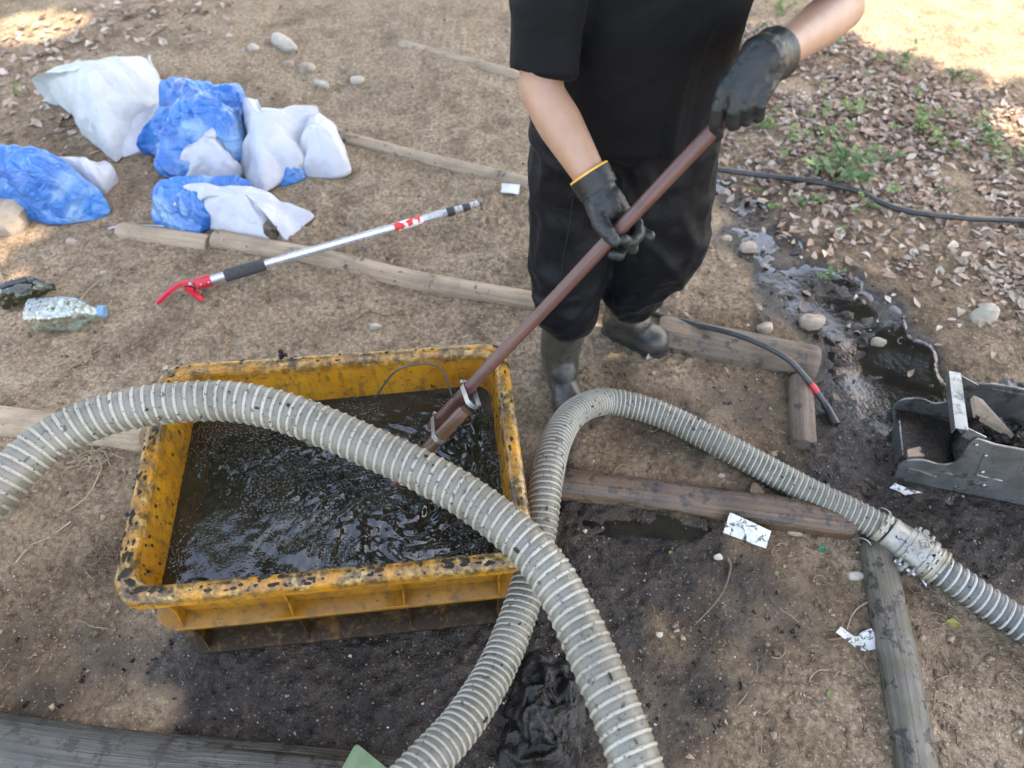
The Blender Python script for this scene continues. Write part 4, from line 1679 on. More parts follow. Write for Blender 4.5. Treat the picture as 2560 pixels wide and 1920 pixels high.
w3 = place('white_bag', 'rounded white bag at the far right end of the bag pile', 'bag',
           [(1690, 600, .16), (1840, 650, .14), (1930, 720, .11), (1995, 850, .07), (2025, 985, .02), (1900, 1025, .008), (1760, 1015, .01), (1740, 900, .05), (1780, 760, .09)],
           M_WHITE, top=.14, bulge_p=2.4, crumple=.003, fac=9, fac_amp=0.021, sharp=True, folds=9, fold_amp=.01, freq=9, seed=6)
b4 = place('plastic_bag', 'small blue bag wedged between the two right white bags', 'plastic bag',
           [(1720, 860, .06), (1770, 835, .07), (1805, 890, .05), (1795, 990, .015), (1700, 1050, .006), (1620, 1060, .006), (1660, 960, .03)],
           M_BLUE, top=.06, crumple=.008, freq=12, seed=7, rings=14)
b2 = place('plastic_bag', 'low blue bag under the white cloth at the front of the pile', 'plastic bag',
           [(940, 1060, .09), (1100, 1030, .10), (1300, 1020, .10), (1430, 1045, .09), (1420, 1120, .07), (1200, 1250, .05), (1140, 1340, .01), (1060, 1340, .006), (900, 1280, .008), (880, 1210, .02), (900, 1120, .06)],
           M_BLUE, top=.10, bulge_p=3, crumple=.005, fac=11, fac_amp=.02, folds=7, fold_amp=.012, freq=10, seed=8)
w4 = place('white_cloth', 'white cloth bag spread over the low blue bag beside the pale log', 'cloth bag',
           [(1020, 1090, .09), (1150, 1065, .11), (1300, 1080, .11), (1500, 1095, .09), (1680, 1180, .05), (1820, 1240, .02), (1740, 1320, .006), (1635, 1385, .005), (1590, 1310, .012), (1545, 1385, .004), (1330, 1340, .006), (1135, 1290, .02), (1110, 1200, .05), (1050, 1270, .03), (1015, 1210, .06)],
           M_WHITE, top=.105, bulge_p=1.7, crumple=.002, fac=8, fac_amp=0.021, sharp=True, folds=9, fold_amp=.016, freq=6, seed=9, cpos=(1410 * ZS, 1130 * ZS, .1))
b3 = place('plastic_bag', 'large full blue bag at the left edge beside the rock', 'plastic bag',
           [(-260, 900, .14), (-100, 840, .18), (60, 838, .18), (200, 865, .17), (380, 940, .14), (520, 1040, .10), (600, 1120, .06), (640, 1215, .015), (540, 1265, .006), (300, 1285, .006), (120, 1255, .008), (-120, 1230, .01), (-280, 1100, .05)],
           M_BLUE, top=.215, bulge_p=2.8, crumple=.005, fac=8, fac_amp=.026, folds=11, fold_amp=.014, freq=8, seed=10)
w5 = place('white_cloth', 'white crumpled bag mouth behind the left blue bag', 'cloth bag',
           [(310, 905, .13), (420, 895, .12), (490, 890, .12), (560, 935, .10), (610, 915, .10), (660, 970, .06), (590, 1078, .03), (520, 1050, .05), (400, 960, .10)],
           M_WHITE, top=.12, crumple=.003, fac=10, fac_amp=0.021, sharp=True, folds=5, fold_amp=.01, freq=11, seed=11, rings=18)
for o in (sack, b1, w6, w7, w2, w3, b4, b2, w4, b3, w5):
    o['group'] = GB
cordp = catmull([G(x * ZS, y * ZS, .006) for x, y in ((625, 1318), (700, 1300), (820, 1300), (950, 1305), (1020, 1325), (1065, 1352))], 10)
tag(obj('cord', tube(cordp, .0042, 8), M_SACK), 'thin off-white cord on the ground below the bag pile', 'cord')

# ------------------------------------------------------------------ long pole pruner
pa, pz = G(470, 716, .045), G(1199, 508, .075)
pdv = (pz - pa) / np.linalg.norm(pz - pa)
PLn = float(np.linalg.norm(pz - pa))
pr = empty('pole_pruner', pa - np.array([0, 0, .045]), 'long aluminium pole pruner with red jaws lying across the pale log', 'pruner')
M_ALUP = simple('satin_aluminium_tube', (.50, .51, .51), (.60, .60, .60), 25, .28, .02, .001, metal=.7)
M_RED = simple('red_paint', (.42, .012, .025), (.52, .02, .04), 30, .35, .1, .001)
M_FOAM = simple('grey_foam_grip', (.028, .028, .028), (.05, .05, .05), 90, .85, .4, .002)
M_DARK = simple('dark_plastic', (.02, .02, .022), (.04, .04, .042), 60, .5, .1)


def pt(px, py):
    """distance along the pruner of the pole point nearest to a pixel"""
    t = np.linspace(-.1, PLn + .1, 600)
    ip, _ = pix(pa + pdv * t[:, None])
    return float(t[np.argmin(np.hypot(ip[:, 0] - px, ip[:, 1] - py))])


t0, t1, t2, t3 = pt(491, 712), pt(531, 705), pt(563, 694), pt(664, 664)
t4, t5, tE = pt(1118, 529), pt(1165, 517), pt(1196, 509)
tr0, tr1 = pt(984, 565), pt(1058, 548)
obj('outer_tube', lathe(pa, pz, [(t1 - .02, .0135), (t4, .0135)], 28), M_ALUP, pr, smooth=40)
obj('inner_tube', lathe(pa, pz, [(t4 - .01, .0105), (tE, .0105), (tE + .001, .009)], 24), M_ALUP, pr, smooth=40)
obj('grip', lathe(pa, pz, [(t2, .014), (t2 + .002, .0185), (t2 + .006, .0195), (t3 - .006, .0195), (t3 - .002, .0185), (t3, .014)], 28), M_FOAM, pr, smooth=40)
obj('lock_collar', lathe(pa, pz, [(t4 - .004, .014), (t4, .0155), (t4 + .022, .0155), (t4 + .024, .0125)], 24), M_DARK, pr, smooth=40)
obj('lock_collar', lathe(pa, pz, [(t5 - .012, .011), (t5 - .010, .0125), (t5 + .012, .0125), (t5 + .014, .011)], 24), M_DARK, pr, smooth=40)
tl = NT('red_white_label')
wv = tl.n('ShaderNodeTexNoise')
wv.inputs['Scale'].default_value = 45
tl.l(tl.co, wv.inputs['Vector'])
tl.set(Base_Color=tl.ramp(wv.outputs['Fac'], [(.47, (.6, .03, .03)), (.53, (.75, .7, .65))], 'CONSTANT'), Roughness=.4)
obj('label_band', lathe(pa, pz, [(tr0, .0136), (tr0, .0139), (tr1, .0139), (tr1, .0136)], 28), tl.m, pr, smooth=40)
obj('collar', lathe(pa, pz, [(t0, .013), (t0 + .001, .0185), (t1 - .001, .0185), (t1, .014)], 24), M_RED, pr, smooth=40)
for (x, y) in ((512, 716), (530, 711)):
    t_ = pt(x, y)
    c0 = pa + pdv * t_ + np.array([0, -.017, .006])
    obj('rivet', ellipsoid(c0, (.0035, .0035, .0035), None, 10), M_STEEL, pr)


def jaw(pxs, half, mat, name):
    """curved channel-section jaw, given by its centre line in pixels"""
    L = catmull([G(a, b, h) for a, b, h, w in pxs], 8)
    wds = catmull([[w, 0, 0] for a, b, h, w in pxs], 8)[:, 0]
    T, N, B = frames(L)
    up = np.array([0, .35, .93])
    rings = []
    for p, t, w in zip(L, T, wds):
        s = np.cross(t, up)
        s /= np.linalg.norm(s)
        u = np.cross(s, t)
        if u[2] < 0:
            u, s = -u, -s
        h = .011
        th = .0022
        sec = [(-w, -h), (-w, 0.0), (w, 0.0), (w, -h), (w - th, -h), (w - th, -th), (-w + th, -th), (-w + th, -h)]
        rings.append(np.array([p + s * a + u * b for a, b in sec]))
    return obj(name, loft(rings), mat, pr, smooth=False, bevel=.0006)


jaw([(492, 706, .05, .007), (462, 703, .052, .011), (438, 712, .05, .013), (412, 733, .04, .010), (389, 756, .03, .005)], .01, M_RED, 'upper_jaw')
jaw([(486, 719, .046, .006), (466, 716, .044, .008), (484, 728, .038, .009), (500, 742, .028, .008), (506, 752, .022, .004)], .008, M_RED, 'lower_jaw')
obj('jaw_spring', tube(np.array([G(478 + 1.6 * i, 713 + 2.2 * math.sin(i * 2.1), .053) for i in range(12)]), .0016, 6), M_STEEL, pr)
obj('pivot_bolt', lathe(G(478, 712, .05), G(478, 712, .05) + np.array([0, -.3, .95]), [(0, .005), (.008, .005), (.009, .003)], 12), M_STEEL, pr)
obj('hook_end', tube(catmull([pa + pdv * tE, pa + pdv * (tE + .012) + [0, 0, -.004], pa + pdv * (tE + .012) + [0, -.02, -.012]], 5), .006, 8), M_LOGMUD, pr)

# ------------------------------------------------------------------ bottles
def glassy(name, c, refl=.22):
    t = NT(name)
    b = t.bump(t.noise(30, 3, .5, 1.5), .8, .012)
    tr = t.n('ShaderNodeBsdfTransparent')
    tr.inputs['Color'].default_value = (*c, 1)
    gb = t.n('ShaderNodeBsdfGlossy')
    gb.inputs['Roughness'].default_value = .07
    gb.inputs['Color'].default_value = (.9, .92, .9, 1)
    t.l(b, gb.inputs['Normal'])
    lw = t.n('ShaderNodeLayerWeight')
    lw.inputs['Blend'].default_value = .45
    t.l(b, lw.inputs['Normal'])
    fac = t.ramp(lw.outputs['Facing'], [(.0, refl * .5), (.5, refl), (1.0, .85)])
    mx = t.n('ShaderNodeMixShader')
    t.l(fac, mx.inputs[0])
    t.l(tr.outputs[0], mx.inputs[1])
    t.l(gb.outputs[0], mx.inputs[2])
    t.l(mx.outputs[0], t.t.nodes['Material Output'].inputs[0])
    return t.m


def bottle(a, b, R0, mat, label, cap_mat, crush, sq, seed, bend=0.0):
    a, b = np.array(a), np.array(b)
    L = np.linalg.norm(b - a)
    d = (b - a) / L
    sd = np.cross(d, [0, 0, 1.0])
    sd /= np.linalg.norm(sd)
    up = np.cross(sd, d)
    root = empty('plastic_bottle', (a + b) / 2 - np.array([0, 0, R0]), label, 'bottle', 'empty plastic bottles')
    prof = [(0.0, .55), (.012, .86), (.03, .98), (.1, 1), (.3, .99), (.5, 1), (.62, .97), (.70, .86), (.78, .66), (.85, .44), (.89, .34), (.93, .31), (.965, .31)]
    t = np.linspace(0, .965, 70)
    rr = np.interp(t, [p[0] for p in prof], [p[1] for p in prof]) * R0
    ang = np.linspace(0, 2 * math.pi, 40, endpoint=False)
    def ringset(shrink):
        rings = []
        for ti, r in zip(t, rr):
            e = 2 + sq * sstep(.75, .6, ti)
            c_, s_ = np.cos(ang), np.sin(ang)
            x = np.sign(c_) * np.abs(c_) ** (2 / e)
            y = np.sign(s_) * np.abs(s_) ** (2 / e)
            q = np.stack([x * 1.6 + seed, y * 1.6, np.full(40, ti * 5)], -1)
            k = 1 + crush * sstep(.8, .6, ti) * (.5 * vn(q * 1.4) - .5 * np.maximum(0, ridge(q * 1.1, 2)))
            rib_ = 1 - .03 * (math.sin(ti * 60) > .6) * (ti < .62)
            c0 = a + d * L * ti + up * bend * math.sin(ti * 3.1) * L
            rings.append(c0 + np.outer((r * rib_ - shrink) * k * x, sd) + np.outer((r * rib_ - shrink) * k * y, up))
        return rings
    o1, i1 = ringset(0), ringset(.0009)
    obj('body', loft(o1 + i1[::-1], closed=True, close_ends=False), mat, root, smooth=60)
    cb_ = a + d * L * .925 + up * bend * math.sin(.925 * 3.1) * L
    cr = R0 * .36 + .002
    if cap_mat:
        obj('cap', lathe(cb_, cb_ + d, [(.0, cr), (.001, cr + .0012), (.017, cr + .001), (.0185, cr - .002), (.018, cr - .0035)], 24), cap_mat, root, smooth=40)
    return root, (a, d, L, sd, up)


M_PET = glassy('clear_pet', (.93, .95, .90), .25)
M_PETG = glassy('murky_green_pet', (.45, .46, .33), .12)
M_BLUECAP = simple('blue_cap', (.10, .22, .34), (.16, .30, .42), 60, .45)
bottle(G(72, 790, .042), G(262, 778, .036), .043, M_PET, 'crumpled clear plastic bottle with a blue cap', M_BLUECAP, .20, 2.2, 3)
br, (ba, bd, bL, bsd, bup) = bottle(G(2, 748, .035), G(142, 718, .04), .036, M_PETG, 'murky green squashed bottle with a dark strip behind the clear bottle', None, .22, 1.0, 9, .10)
stp = [ba + bd * bL * t_ + bup * (.036 + .1 * math.sin(t_ * 3.1) * bL) for t_ in np.linspace(.14, .62, 8)]
obj('dark_strip', tube(np.array(stp), .008, 8, True), M_DARK, br)
# last drops of yellow water in the clear bottle stay in its colour only

# ------------------------------------------------------------------ steel trough half full of muck
def stainless():
    t = NT('muddy_stainless')
    c = t.ramp(t.noise(12, 5, .6), [(.35, (.15, .148, .135)), (.65, (.27, .265, .245))])
    m = t.ramp(t.noise(22, 6, .75), [(.50, 0.0), (.60, .92)])
    c = t.mix(m, c, (.025, .022, .018))
    t.set(Base_Color=c, Metallic=t.mix(m, .75, .0), Roughness=t.mix(m, .42, .35))
    t.bump(t.noise(60, 4), .15, .002)
    return t.m


M_SS = stainless()
nb0, fb0 = G(2246, 1196), G(2236, 1026)
U = np.array([.985, .16, 0])
U = (G(2545, 1262) - nb0)
U[2] = 0
U /= np.linalg.norm(U)
Wv = np.array([-U[1], U[0], 0])
wid = abs(float((fb0 - nb0) @ Wv))
org = nb0.copy()
org[2] = float(gh(org[0], org[1])) - .004
bin_ = empty('steel_trough', org, 'muddy stainless steel trough with curved sides lying in the stream', 'trough')


def bp(u, w, z):
    return org + U * u + Wv * w + np.array([0, 0, z])



def on_plane(px, py, w):
    """(u, z) of the point where a picture ray meets the upright plane at offset w"""
    d = ray(px, py)
    o = np.array([0, 0, CAM_H])
    t = ((org + Wv * w - o) @ Wv) / (d @ Wv)
    p = o + d * t
    return float((p - org) @ U), float(p[2] - org[2])


def plate(name, prof, w, th=.0025, parent=bin_):
    n = len(prof)
    v = [bp(u, w - th / 2, z) for u, z in prof] + [bp(u, w + th / 2, z) for u, z in prof]
    f = [tuple(range(n)), tuple(range(2 * n - 1, n - 1, -1))] + [(i, n + i, n + (i + 1) % n, (i + 1) % n) for i in range(n)]
    return obj(name, (np.array(v), f), M_SS, parent, smooth=30)


def side(pts, w):
    c = catmull([[*on_plane(a, b, w), 0] for a, b in pts], 6)[:, :2]
    return [(float(u), max(.004, float(z))) for u, z in c]


near_top = side([(2241, 1184), (2246, 1168), (2263, 1153), (2306, 1150), (2349, 1161), (2386, 1157), (2407, 1139), (2425, 1110), (2443, 1096)], 0)
near_top += [on_plane(2490, 1112, 0), on_plane(2640, 1140, 0)]
near_top.append((near_top[-1][0] + .15, near_top[-1][1]))
far_top = side([(2232, 1024), (2240, 1010), (2263, 998), (2306, 998), (2331, 1008), (2360, 1006), (2380, 994), (2400, 975), (2425, 958)], wid)
far_top += [on_plane(2490, 962, wid), on_plane(2620, 985, wid)]
far_top.append((far_top[-1][0] + .1, far_top[-1][1]))
U1 = near_top[-1][0]
sp1 = plate('side_plate', near_top + [(U1, .0), (near_top[0][0], 0.0)], 0)
sp2 = plate('side_plate', far_top + [(far_top[-1][0], .0), (far_top[0][0], 0.0)], wid)
obj('rolled_edge', tube(np.array([bp(u, 0, z) for u, z in near_top]), .003, 8), M_SS, sp1)
obj('rolled_edge', tube(np.array([bp(u, wid, z) for u, z in far_top]), .003, 8), M_SS, sp2)
for line in ([(2268, 1178), (2272, 1170), (2300, 1176), (2340, 1190), (2352, 1184), (2366, 1180), (2380, 1184)], [(2442, 1180), (2446, 1186), (2505, 1200)], [(2385, 1212), (2400, 1220), (2450, 1205)], [(2462, 1132), (2440, 1186)]):
    obj('embossed_line', tube(catmull([bp(*(lambda q: (q[0], -.0022, q[1]))(on_plane(a, b, 0))) for a, b in line], 5), .0022, 6), M_SS, sp1)
for (a, b) in ((2441, 1110), (2464, 1137), (2459, 1211), (2456, 1178)):
    u, z = on_plane(a, b, 0)
    obj('rivet', ellipsoid(bp(u, -.003, z), (.005, .003, .005), None, 10), M_STEEL, bin_)
fl = MB().box(bp(U1 / 2, wid / 2, .006), (U1, wid - .006, .004), np.stack([U, Wv, [0, 0, 1]], -1))
obj('floor_plate', fl, M_SS, bin_, smooth=False)
# cross channel standing above the trough mouth, carried by a leg on each side plate
un, zn = on_plane(2388, 1068, 0)
uf, zf = on_plane(2372, 928, wid)
CW = .03
sec = [(0, 0), (CW, 0), (CW, -.028), (CW - .003, -.028), (CW - .003, -.003), (.003, -.003), (.003, -.022), (0, -.022)]
obj('cross_channel', loft([np.array([bp(un + (uf - un) * w + a, wid * w, zn + (zf - zn) * w + b) for a, b in sec]) for w in (-.01, .5, 1.01)]), M_SS, bin_, smooth=False, bevel=.001)
for w, (u0, z0), tp_ in ((.006, (un, zn), near_top), (wid - .006, (uf, zf), far_top)):
    ue, ze = tp_[-4]
    plate('bracket', [(u0, z0 - .001), (u0 + CW, z0 - .001), (ue + .02, ze + .004), (ue + .01, ze - .02), (ue - .02, ze - .014)], w)
RM = np.stack([U, Wv, [0, 0, 1]], -1)
ur, zr_ = on_plane(2487, 974, wid)
obj('rim_rail', MB().box(bp(ur + .12, wid + .008, zr_ + .002), (.26, .024, .005), RM), M_SS, bin_, smooth=False, bevel=.001)
obj('end_lip', MB().box(bp(-.006, wid * .42, .03), (.004, wid * .5, .05), RM), M_SS, bin_, smooth=False, bevel=.001)
TU = near_top[-4][0]


def mound(c, ru, rw, h, seed, amp=.25, n=44, rings=16, freq=26):
    vs = [c + np.array([0, 0, h])]
    th = np.linspace(0, 2 * math.pi, n, endpoint=False)
    for r in np.linspace(0, 1, rings + 1)[1:]:
        w = 1 + .18 * vn(np.stack([np.cos(th) * 1.5 + seed, np.sin(th) * 1.5], -1))
        p = c + np.outer(np.cos(th) * ru * r * w, U) + np.outer(np.sin(th) * rw * r * w, Wv)
        p[:, 2] = c[2] + h * (1 - r ** 2.2) - .004 * (r > .99)
        vs.append(p)
    v = np.vstack([vs[0][None]] + vs[1:])
    e = np.r_[1, np.repeat(1 - np.linspace(0, 1, rings + 1)[1:] ** 4, n)]
    q = v * freq + seed
    v[:, 2] += e * h * amp * (ridge(q, 3) + .6 * vn(q * 2.3))
    v[:, :2] += (e * h * amp * .5)[:, None] * np.stack([vn(q * 1.3 + 7), vn(q * 1.3 + 17)], -1)
    f = [(0, 1 + j, 1 + (j + 1) % n) for j in range(n)] + [(1 + (i - 1) * n + j, 1 + i * n + j, 1 + i * n + (j + 1) % n, 1 + (i - 1) * n + (j + 1) % n) for i in range(1, rings) for j in range(n)]
    return v, f


M_MUCK = simple('black_wet_muck', (.006, .005, .004), (.018, .014, .011), 40, .25, .6, .006, bscale=90, spec=.3)
tag(obj('muck_heap', mound(bp(TU + .17, wid * .5, .03), .12, wid * .46, .085, 3, .32), M_MUCK), 'black clotted muck heaped in the right half of the steel trough', 'muck')
pool = [bp(.006, .006, .016), bp(U1 - .01, .006, .016), bp(U1 - .01, wid - .006, .016), bp(.006, wid - .006, .016)]
tag(obj('sludge_pool', (np.array(pool), [(0, 1, 2, 3)]), M_MUCK, smooth=False), 'dark sludge pooled in the open left half of the steel trough', 'sludge')
# broken board stuck in the muck
q4 = [GZ(2434, 988, .17), GZ(2456, 998, .17), GZ(2536, 1088, .13), GZ(2442, 1034, .13)]
def slab(pts, th, mat, name, label, cat, sub=1, up=(0, 0, 1)):
    pts = np.array(pts)
    up = np.array(up, float)
    n = len(pts)
    v = np.vstack([pts, pts - up * th])
    f = [tuple(range(n)), tuple(range(2 * n - 1, n - 1, -1))] + [(i, n + i, n + (i + 1) % n, (i + 1) % n) for i in range(n)]
    return tag(obj(name, (v, f), mat, smooth=False), label, cat)
M_BOARD = simple('pale_broken_board', (.34, .24, .16), (.50, .37, .26), 18, .75, .4, .003, mud=.55, mudscale=26, stretch=(1, 1, 1))
slab(q4, .018, M_BOARD, 'broken_board', 'pale broken board sticking out of the muck in the trough', 'board')
slab([GZ(2268, 1124, .035), GZ(2300, 1116, .035), GZ(2312, 1140, .03), GZ(2270, 1142, .03)], .012, M_BOARD, 'wood_chip', 'pale wood chip floating in the trough pool', 'wood chip')
tag(obj('plastic_glove', mound(GZ(2510, 985, .10), .04, .03, .05, 8, .3, 30, 10), simple('black_rag', (.008, .008, .009), (.02, .02, .02), 30, .4, .4)), 'crumpled black rubber rag on top of the muck', 'rag')

# ------------------------------------------------------------------ black cables
M_CABLE = simple('black_cable', (.018, .018, .019), (.045, .042, .038), 30, .4, .15)
cabp = [G(x * D, y * D, h) for x, y, h in ((1330, 640, .012), (1410, 676, .02), (1500, 700, .06), (1600, 726, .088), (1690, 768, .092), (1740, 815, .06), (1780, 870, .018), (1806, 918, .012))]
cab = empty('cable', cabp[0], 'black cable lying over the thick muddy log, tip near the stream', 'cable')
pc = catmull(cabp, 12)
obj('sheath', tube(pc, .0085, 12), M_CABLE, cab)
obj('red_band', tube(pc[-22:-17], .0098, 12), M_RED, cab)
obj('end_plug', tube(pc[-12:], np.linspace(.0105, .013, 12), 12), M_CABLE, cab)
tag(obj('cable', tube(catmull([G(x * D, y * D, .026) for x, y in ((1480, 352), (1547, 365), (1640, 378), (1720, 387), (1780, 396), (1850, 412), (1900, 436), (1960, 456), (2070, 470), (2150, 474), (2300, 480), (2500, 500), (2800, 560))], 10), .0095, 12), M_CABLE),
    'thin black pipe running through the dry leaves behind the person', 'pipe')

# ------------------------------------------------------------------ paper scraps
def paper_mat(name, thr=.57, base=(.56, .55, .50)):
    t = NT(name)
    m = t.ramp(t.noise(38, 6, .75, 1.5), [(thr - .03, 0.0), (thr + .02, 1.0)])
    c = t.mix(t.ramp(t.noise(20, 3), [(.4, 0.0), (.7, .6)]), base, (.33, .30, .20))
    c = t.mix(m, c, (.02, .018, .014))
    t.set(Base_Color=c, Roughness=.55)
    t.bump(t.noise(40, 3), .2, .002)
    return t.m


M_PAPER = paper_mat('stained_label', .56)
M_PAPER2 = paper_mat('clean_card', .72, (.6, .6, .6))


def sheet(name, pts, mat, label, cat='paper scrap', th=.0012, crinkle=.003, n=10):
    """thin crinkled sheet: polygon of (px, py, height), star shaped"""
    O = np.array([G(a, b, h) for a, b, h in pts])
    L = []
    for i in range(len(O)):
        for k_ in range(n):
            L.append(O[i] + (O[(i + 1) % len(O)] - O[i]) * k_ / n)
    L = np.array(L)
    c = L.mean(0)
    m = len(L)
    vs = np.vstack([c[None]] + [c + (L - c) * r for r in np.linspace(0, 1, 9)[1:]])
    vs[:, 2] += crinkle * vn(vs * 45) + crinkle * ridge(vs * 22, 1)
    f = [(0, 1 + j, 1 + (j + 1) % m) for j in range(m)] + [(1 + i * m + j, 1 + (i + 1) * m + j, 1 + (i + 1) * m + (j + 1) % m, 1 + i * m + (j + 1) % m) for i in range(7) for j in range(m)]
    k0 = len(vs)
    vs = np.vstack([vs, vs - [0, 0, th]])
    f = f + [tuple(k0 + i for i in q[::-1]) for q in f] + [(1 + 7 * m + j, 1 + 7 * m + (j + 1) % m, k0 + 1 + 7 * m + (j + 1) % m, k0 + 1 + 7 * m + j) for j in range(m)]
    return tag(obj(name, (vs, f), mat, smooth=40), label, cat)


sheet('paper_label', [(1825, 1281, .055), (1928, 1328, .04), (1915, 1372, .012), (1808, 1331, .016)], M_PAPER, 'mud speckled white label leaning on the wet brown log', crinkle=.0012)
sheet('paper_label', [(2088, 1582, .006), (2101, 1567, .012), (2125, 1592, .008), (2149, 1590, .008), (2152, 1581, .01), (2177, 1571, .02), (2210, 1618, .012), (2161, 1629, .006), (2134, 1618, .006), (2116, 1602, .006)],
      M_PAPER, 'torn stained white label lying beside the grey log', crinkle=.003)
sheet('paper_scrap', [(2224, 1220, .01), (2238, 1207, .02), (2273, 1226, .012), (2304, 1233, .006), (2262, 1239, .006)], M_PAPER, 'torn pale scrap in the mud below the steel trough', crinkle=.004, n=6)
sheet('paper_scrap', [(2285, 1425, .02), (2300, 1420, .03), (2322, 1445, .02), (2318, 1466, .006), (2300, 1448, .006)], M_PAPER2, 'shiny grey scrap under the coupling', crinkle=.006, n=6)
sheet('card', [(1255, 458, .02), (1300, 462, .02), (1297, 485, .012), (1252, 480, .012)], M_PAPER2, 'small white card on the ground beside the person', crinkle=.001, n=6)
# green plate corner at the lower edge
gp = [GZ(846, 1935, .06), GZ(885, 1866, .10), GZ(893, 1861, .103), GZ(901, 1866, .10), GZ(985, 1935, .06), GZ(915, 1990, .02)]
slab(gp, .003, simple('green_painted_plate', (.06, .10, .045), (.10, .15, .075), 25, .4, .1, .002, mud=.70, mudscale=60), 'green_plate', 'corner of a green painted plate at the lower edge', 'plate')

# ------------------------------------------------------------------ black sludge clump below the crossing hoses
hc = G(1365, 1800)
tag(obj('sludge_clump', mound(hc - [0, 0, .012], .095, .155, .055, 5, .45, 72, 40, 22), M_MUCK, smooth=70), 'wrinkled black sludge clump beneath the crossing hoses', 'sludge')

# ------------------------------------------------------------------ stones
M_STONE = simple('tan_stone', (.24, .18, .125), (.40, .32, .235), 22, .85, .5, .004)
M_STONE2 = simple('grey_stone', (.30, .255, .195), (.46, .40, .31), 18, .85, .5, .004)


def stone(px, py, w, h, mat, label, seed, asp=.6, rot=0.0, sink=.3):
    p = G(px, py)
    _, dep = pix(p)
    rx = w / 2 / FPX * float(dep)
    rz = h / 2 / FPX * float(dep)
    v, f = ellipsoid((0, 0, 0), (1, 1, 1), None, 18)
    k_ = 1 + .28 * vn(v * 1.3 + seed * 7.7) + .10 * vn(v * 3.1 + seed)
    v = np.clip(v * k_[:, None], -.92, .92) * np.array([rx, rx * asp, rz])
    c, s = math.cos(rot), math.sin(rot)
    v = v @ np.array([[c, s, 0], [-s, c, 0], [0, 0, 1]])
    v = v + p + np.array([0, 0, rz * (1 - 2 * sink)])
    return tag(obj('stone', (v, f), mat, smooth=35), label, 'stone', 'stones lying on the slope')


stone(2026, 812, 66, 46, M_STONE, 'yellow brown stone in the shiny stream bed', 1)
stone(1867, 625, 44, 34, M_STONE, 'flat tan stone at the upper end of the stream', 2)
stone(1815, 600, 30, 20, M_STONE, 'small tan stone just left of the flat stream stone', 21)
stone(1910, 828, 42, 40, M_STONE, 'knobbly brown stone on the edge of the thick muddy log', 3)
stone(2455, 800, 72, 84, M_STONE2, 'angular brown rock at the right edge above the trough', 4, sink=.35)
stone(2194, 860, 40, 30, M_STONE, 'small reddish stone in the middle of the stream', 5)
stone(712, 118, 110, 34, M_STONE2, 'long pale stone slab behind the bag pile', 6, .35, 2.3)
stone(770, 176, 44, 30, M_STONE, 'squarish tan stone beside the long pale slab', 7)
stone(722, 166, 30, 22, M_STONE, 'small round stone left of the squarish tan stone', 8)
stone(803, 215, 52, 20, M_STONE2, 'narrow flat stone in front of the squarish tan stone', 9, .4, -.5)
stone(634, 126, 32, 24, M_STONE2, 'pale pebble left of the long stone slab', 10)
stone(894, 206, 38, 22, M_STONE2, 'low pale stone right of the narrow flat stone', 11)
stone(10, 560, 150, 110, M_STONE, 'large rounded rock at the left edge in front of the blue bag', 12, .7, 0, .4)
stone(182, 610, 32, 24, M_STONE, 'pebble below the left blue bag', 13)
stone(262, 686, 18, 15, M_STONE2, 'tiny pale pebble above the clear bottle', 14)
stone(940, 820, 30, 22, M_STONE2, 'pale pebble on the bare earth behind the crate', 15)
stone(1802, 1192, 20, 16, M_STONE2, 'grey pebble behind the wet brown log', 16)
stone(1648, 1588, 22, 18, M_STONE2, 'wet grey pebble on the mud right of the crossing hoses', 17)
stone(1985, 1330, 40, 26, M_STONE, 'pale stone in the mud beside the grey log head', 18, sink=.45)
stone(2140, 1440, 46, 30, M_STONE2, 'pinkish flat stone set in the earth beside the grey log', 19, sink=.5)
stone(1795, 1395, 26, 20, M_STONE2, 'lilac grey stone near the curved twig', 20)
stone(-20, 700, 70, 70, M_STONE2, 'pale rock cut by the left edge beside the murky bottle', 22)

# ------------------------------------------------------------------ twigs
M_TWIG = simple('brown_twig', (.09, .05, .03), (.19, .12, .075), 60, .8, .5)
M_TWIG2 = simple('pale_twig', (.24, .18, .11), (.36, .28, .18), 60, .8, .5)


def twig(pts, r, mat, label, name='twig'):
    P = catmull([G(a, b, .004 + r) for a, b in pts], 10)
    P[:, 2] += .002 * vn(P * 40)
    o = obj(name, tube(P, np.linspace(r, r * .55, len(P)), 7), mat)
    return tag(o, label, 'twig', 'twigs on the ground')


z7 = lambda x, y: (1700 + x * .3014, 1200 + y * .3014)
z8 = lambda x, y: (x * .3014, 1000 + y * .3014)
twig([z7(400, 650), z7(420, 720), z7(385, 860), z7(300, 1010), z7(120, 1205)], .0032, M_TWIG, 'long curved brown twig on the wet mud below the label')
twig([z7(1660, 970), z7(1500, 1045), z7(1430, 1120), z7(1385, 1240)], .0028, M_TWIG2, 'bent pale twig leaning towards the grey log')
twig([z7(1540, 985), z7(1460, 1020), z7(1375, 1060)], .0018, M_TWIG, 'thin twig just above the bent pale twig')
twig([z7(1230, 1325), z7(1300, 1320), z7(1350, 1305)], .0028, M_TWIG, 'short dark twig under the torn label')
twig([z8(830, 490), z8(840, 570), z8(770, 730), z8(690, 830), z8(560, 920)], .0032, M_TWIG2, 'crooked pale twig on the earth left of the crate')
twig([z8(590, 1010), z8(520, 1060), z8(380, 1150), z8(260, 1200)], .0026, M_TWIG2, 'thin root lying left of the crate below the crooked twig')
twig([z8(225, 1240), z8(180, 1290), z8(135, 1350)], .0034, M_TWIG2, 'short straight twig near the left edge')
twig([(195, 758), (225, 722), (262, 695), (300, 675)], .0026, M_TWIG2, 'slender twig sticking out behind the clear bottle')
